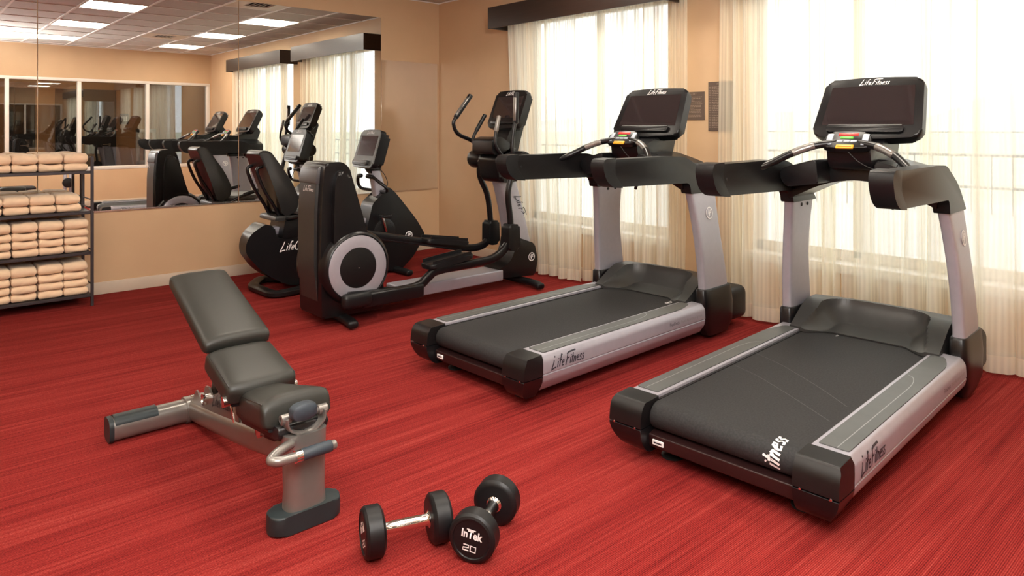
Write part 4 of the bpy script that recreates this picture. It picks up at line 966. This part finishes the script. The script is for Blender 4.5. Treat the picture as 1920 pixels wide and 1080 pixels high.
# ------------------------------------------------------------------ towel rack and towels
RX0, RX1, RY0, RY1 = -6.425, -6.095, .435, 1.170
SH = [.088, .408, .716, 1.020]
t = thing('towel_rack', 'dark metal four-shelf rack holding stacks of folded peach towels', 'shelf', ((RX0 + RX1) / 2, (RY0 + RY1) / 2, 0)); dx, dy = (RX1 - RX0) / 2, (RY1 - RY0) / 2
for a in (-1, 1):
    for b in (-1, 1): mesh_obj('post', box(bmesh.new(), (a * dx - .010, b * dy - .010, 0), (a * dx + .010, b * dy + .010, 1.13), .002, 1), 'rack', t)
for z in SH:
    sh = mesh_obj('shelf', box(bmesh.new(), (-dx, -dy, z - .022), (dx, dy, z), .003, 1), 'rack', t)
for z in (1.12, .80, .735, .42, .16):
    mesh_obj('side_bar', tube(bmesh.new(), [(-dx, dy, z), (dx, dy, z)], .005, 8, False), 'rack', t); mesh_obj('side_bar', tube(bmesh.new(), [(-dx, -dy, z), (dx, -dy, z)], .005, 8, False), 'rack', t)
def towel_mesh(seed, h, w=.153, d=.27):
    rnd = random.Random(seed); bm = bmesh.new(); rings = []
    n = 16; half = []
    # profile in (depth x, height z): a fold, round at the front (+x), two leaves open at the back
    r = h / 2
    out = [(-d / 2, .0)] + [(-d / 2 + .05, .0), (0, .0), (d / 2 - r, .0)] + [(d / 2 - r + r * math.sin(q), r - r * math.cos(q)) for q in [PI * i / 8 for i in range(1, 8)]] + [(d / 2 - r, h), (0, h), (-d / 2 + .04, h), (-d / 2, h * .98), (-d / 2, h * .56), (d / 2 - r * 1.1, h * .51), (-d / 2, h * .44)]
    sx, sz = rnd.uniform(-.006, .006), rnd.uniform(0, 9)
    for i in range(n + 1):
        u = i / n; y = -w / 2 + w * u; e = min(u, 1 - u) * w; k = 1 if e > .014 else math.sqrt(max(.0, 1 - (1 - e / .014) ** 2)) * .35 + .65
        ring = []
        for x, z in out:
            q = noise.noise(V((x * 16 + sz, y * 14, z * 20 + seed))) * .006
            zz = h / 2 + (z - h / 2) * k; sag = -.004 * math.sin(PI * u) * (z / h) + .003 * math.sin(6 * u + sz)
            ring.append(V((x * (.985 + .015 * k) + q + sx * u, y + q * .6, max(0, zz + (sag + q * .8) * (z > h * .3)))))
        rings.append(ring)
    loft(bm, rings); bmesh.ops.triangulate(bm, faces=[f for f in bm.faces if len(f.verts) > 4])
    o = mesh_obj('folded_towel', bm, 'towel', sharp=75); return o
protos = [towel_mesh(i, .056) for i in range(5)] + [towel_mesh(10 + i, .073) for i in range(3)]
cn = ['rightmost column', 'second column from right', 'third column from right', 'column at picture edge']
sn = ['bottom shelf', 'second lowest shelf', 'second highest shelf', 'top shelf']; st4 = ['lowest', 'second lowest', 'second highest', 'topmost']
used = set()
for si, z in enumerate(SH):
    cnt = 4 if si < 2 else 2; yr = [1.148, 1.152, 1.10, 1.152][si]
    for c in range(4):
        yc = yr - .079 - c * .1605; zz = z + .001
        for k in range(cnt):
            top = k == cnt - 1; P_ = protos[5 + (c + si) % 3] if top else protos[(c * 3 + k * 2 + si) % 5]
            if P_.name in used: o = P_.copy(); C.objects.link(o)
            else: o = P_; used.add(P_.name)
            o.location = ((RX0 + RX1) / 2 + .012 + random.uniform(-.006, .006), yc + random.uniform(-.002, .002), zz); o.rotation_euler = (0, 0, random.uniform(-.015, .015)); o.scale = (1, 1, 1)
            pos = (st4[k] + ' of four') if cnt == 4 else (('upper' if k else 'lower') + ' of two')
            o['label'] = 'folded peach towel, %s, %s, %s' % (sn[si], cn[c], pos); o['category'] = 'towel'; o['group'] = 'folded towels on the %s' % sn[si]
            zz += .075 if top else .0585
for p in protos:
    if p.name not in used: bpy.data.objects.remove(p)

# ------------------------------------------------------------------ objects seen only in the mirror, below the interior windows
t = thing('flat_bench', 'black padded flat bench under the interior windows, seen in the mirror', 'bench', (.45, 1.35, 0))
mesh_obj('pad', rbox(bmesh.new(), (0, 0, .40), (.28, .85, .07), .03, 4), 'rub', t)
for s in (-1, 1): mesh_obj('leg', rbox(bmesh.new(), (0, s * .32, .19), (.05, .07, .36), .01), 'bsilv', t); mesh_obj('foot', rbox(bmesh.new(), (0, s * .32, .02), (.4, .06, .04), .012), 'rub', t)
t = thing('weight_stand', 'chrome upright stand with a round black plate, seen in the mirror behind the towel rack', 'weight stand', (.60, 2.24, 0))
for q in (-.035, .045): mesh_obj('upright', tube(bmesh.new(), [(0, q, .02), (0, q, .64)], .024, 14, False), 'silver', t)
mesh_obj('base', rbox(bmesh.new(), (0, 0, .02), (.34, .3, .04), .012), 'rub', t); mesh_obj('top_bar', rbox(bmesh.new(), (0, 0, .645), (.05, .16, .03), .008), 'rub', t)
mesh_obj('weight_plate', lathe(bmesh.new(), [(-.02, .07), (-.016, .08), (.016, .08), (.02, .07)], (-.04, 0, .45), (1, 0, 0), 32), 'rub', t)
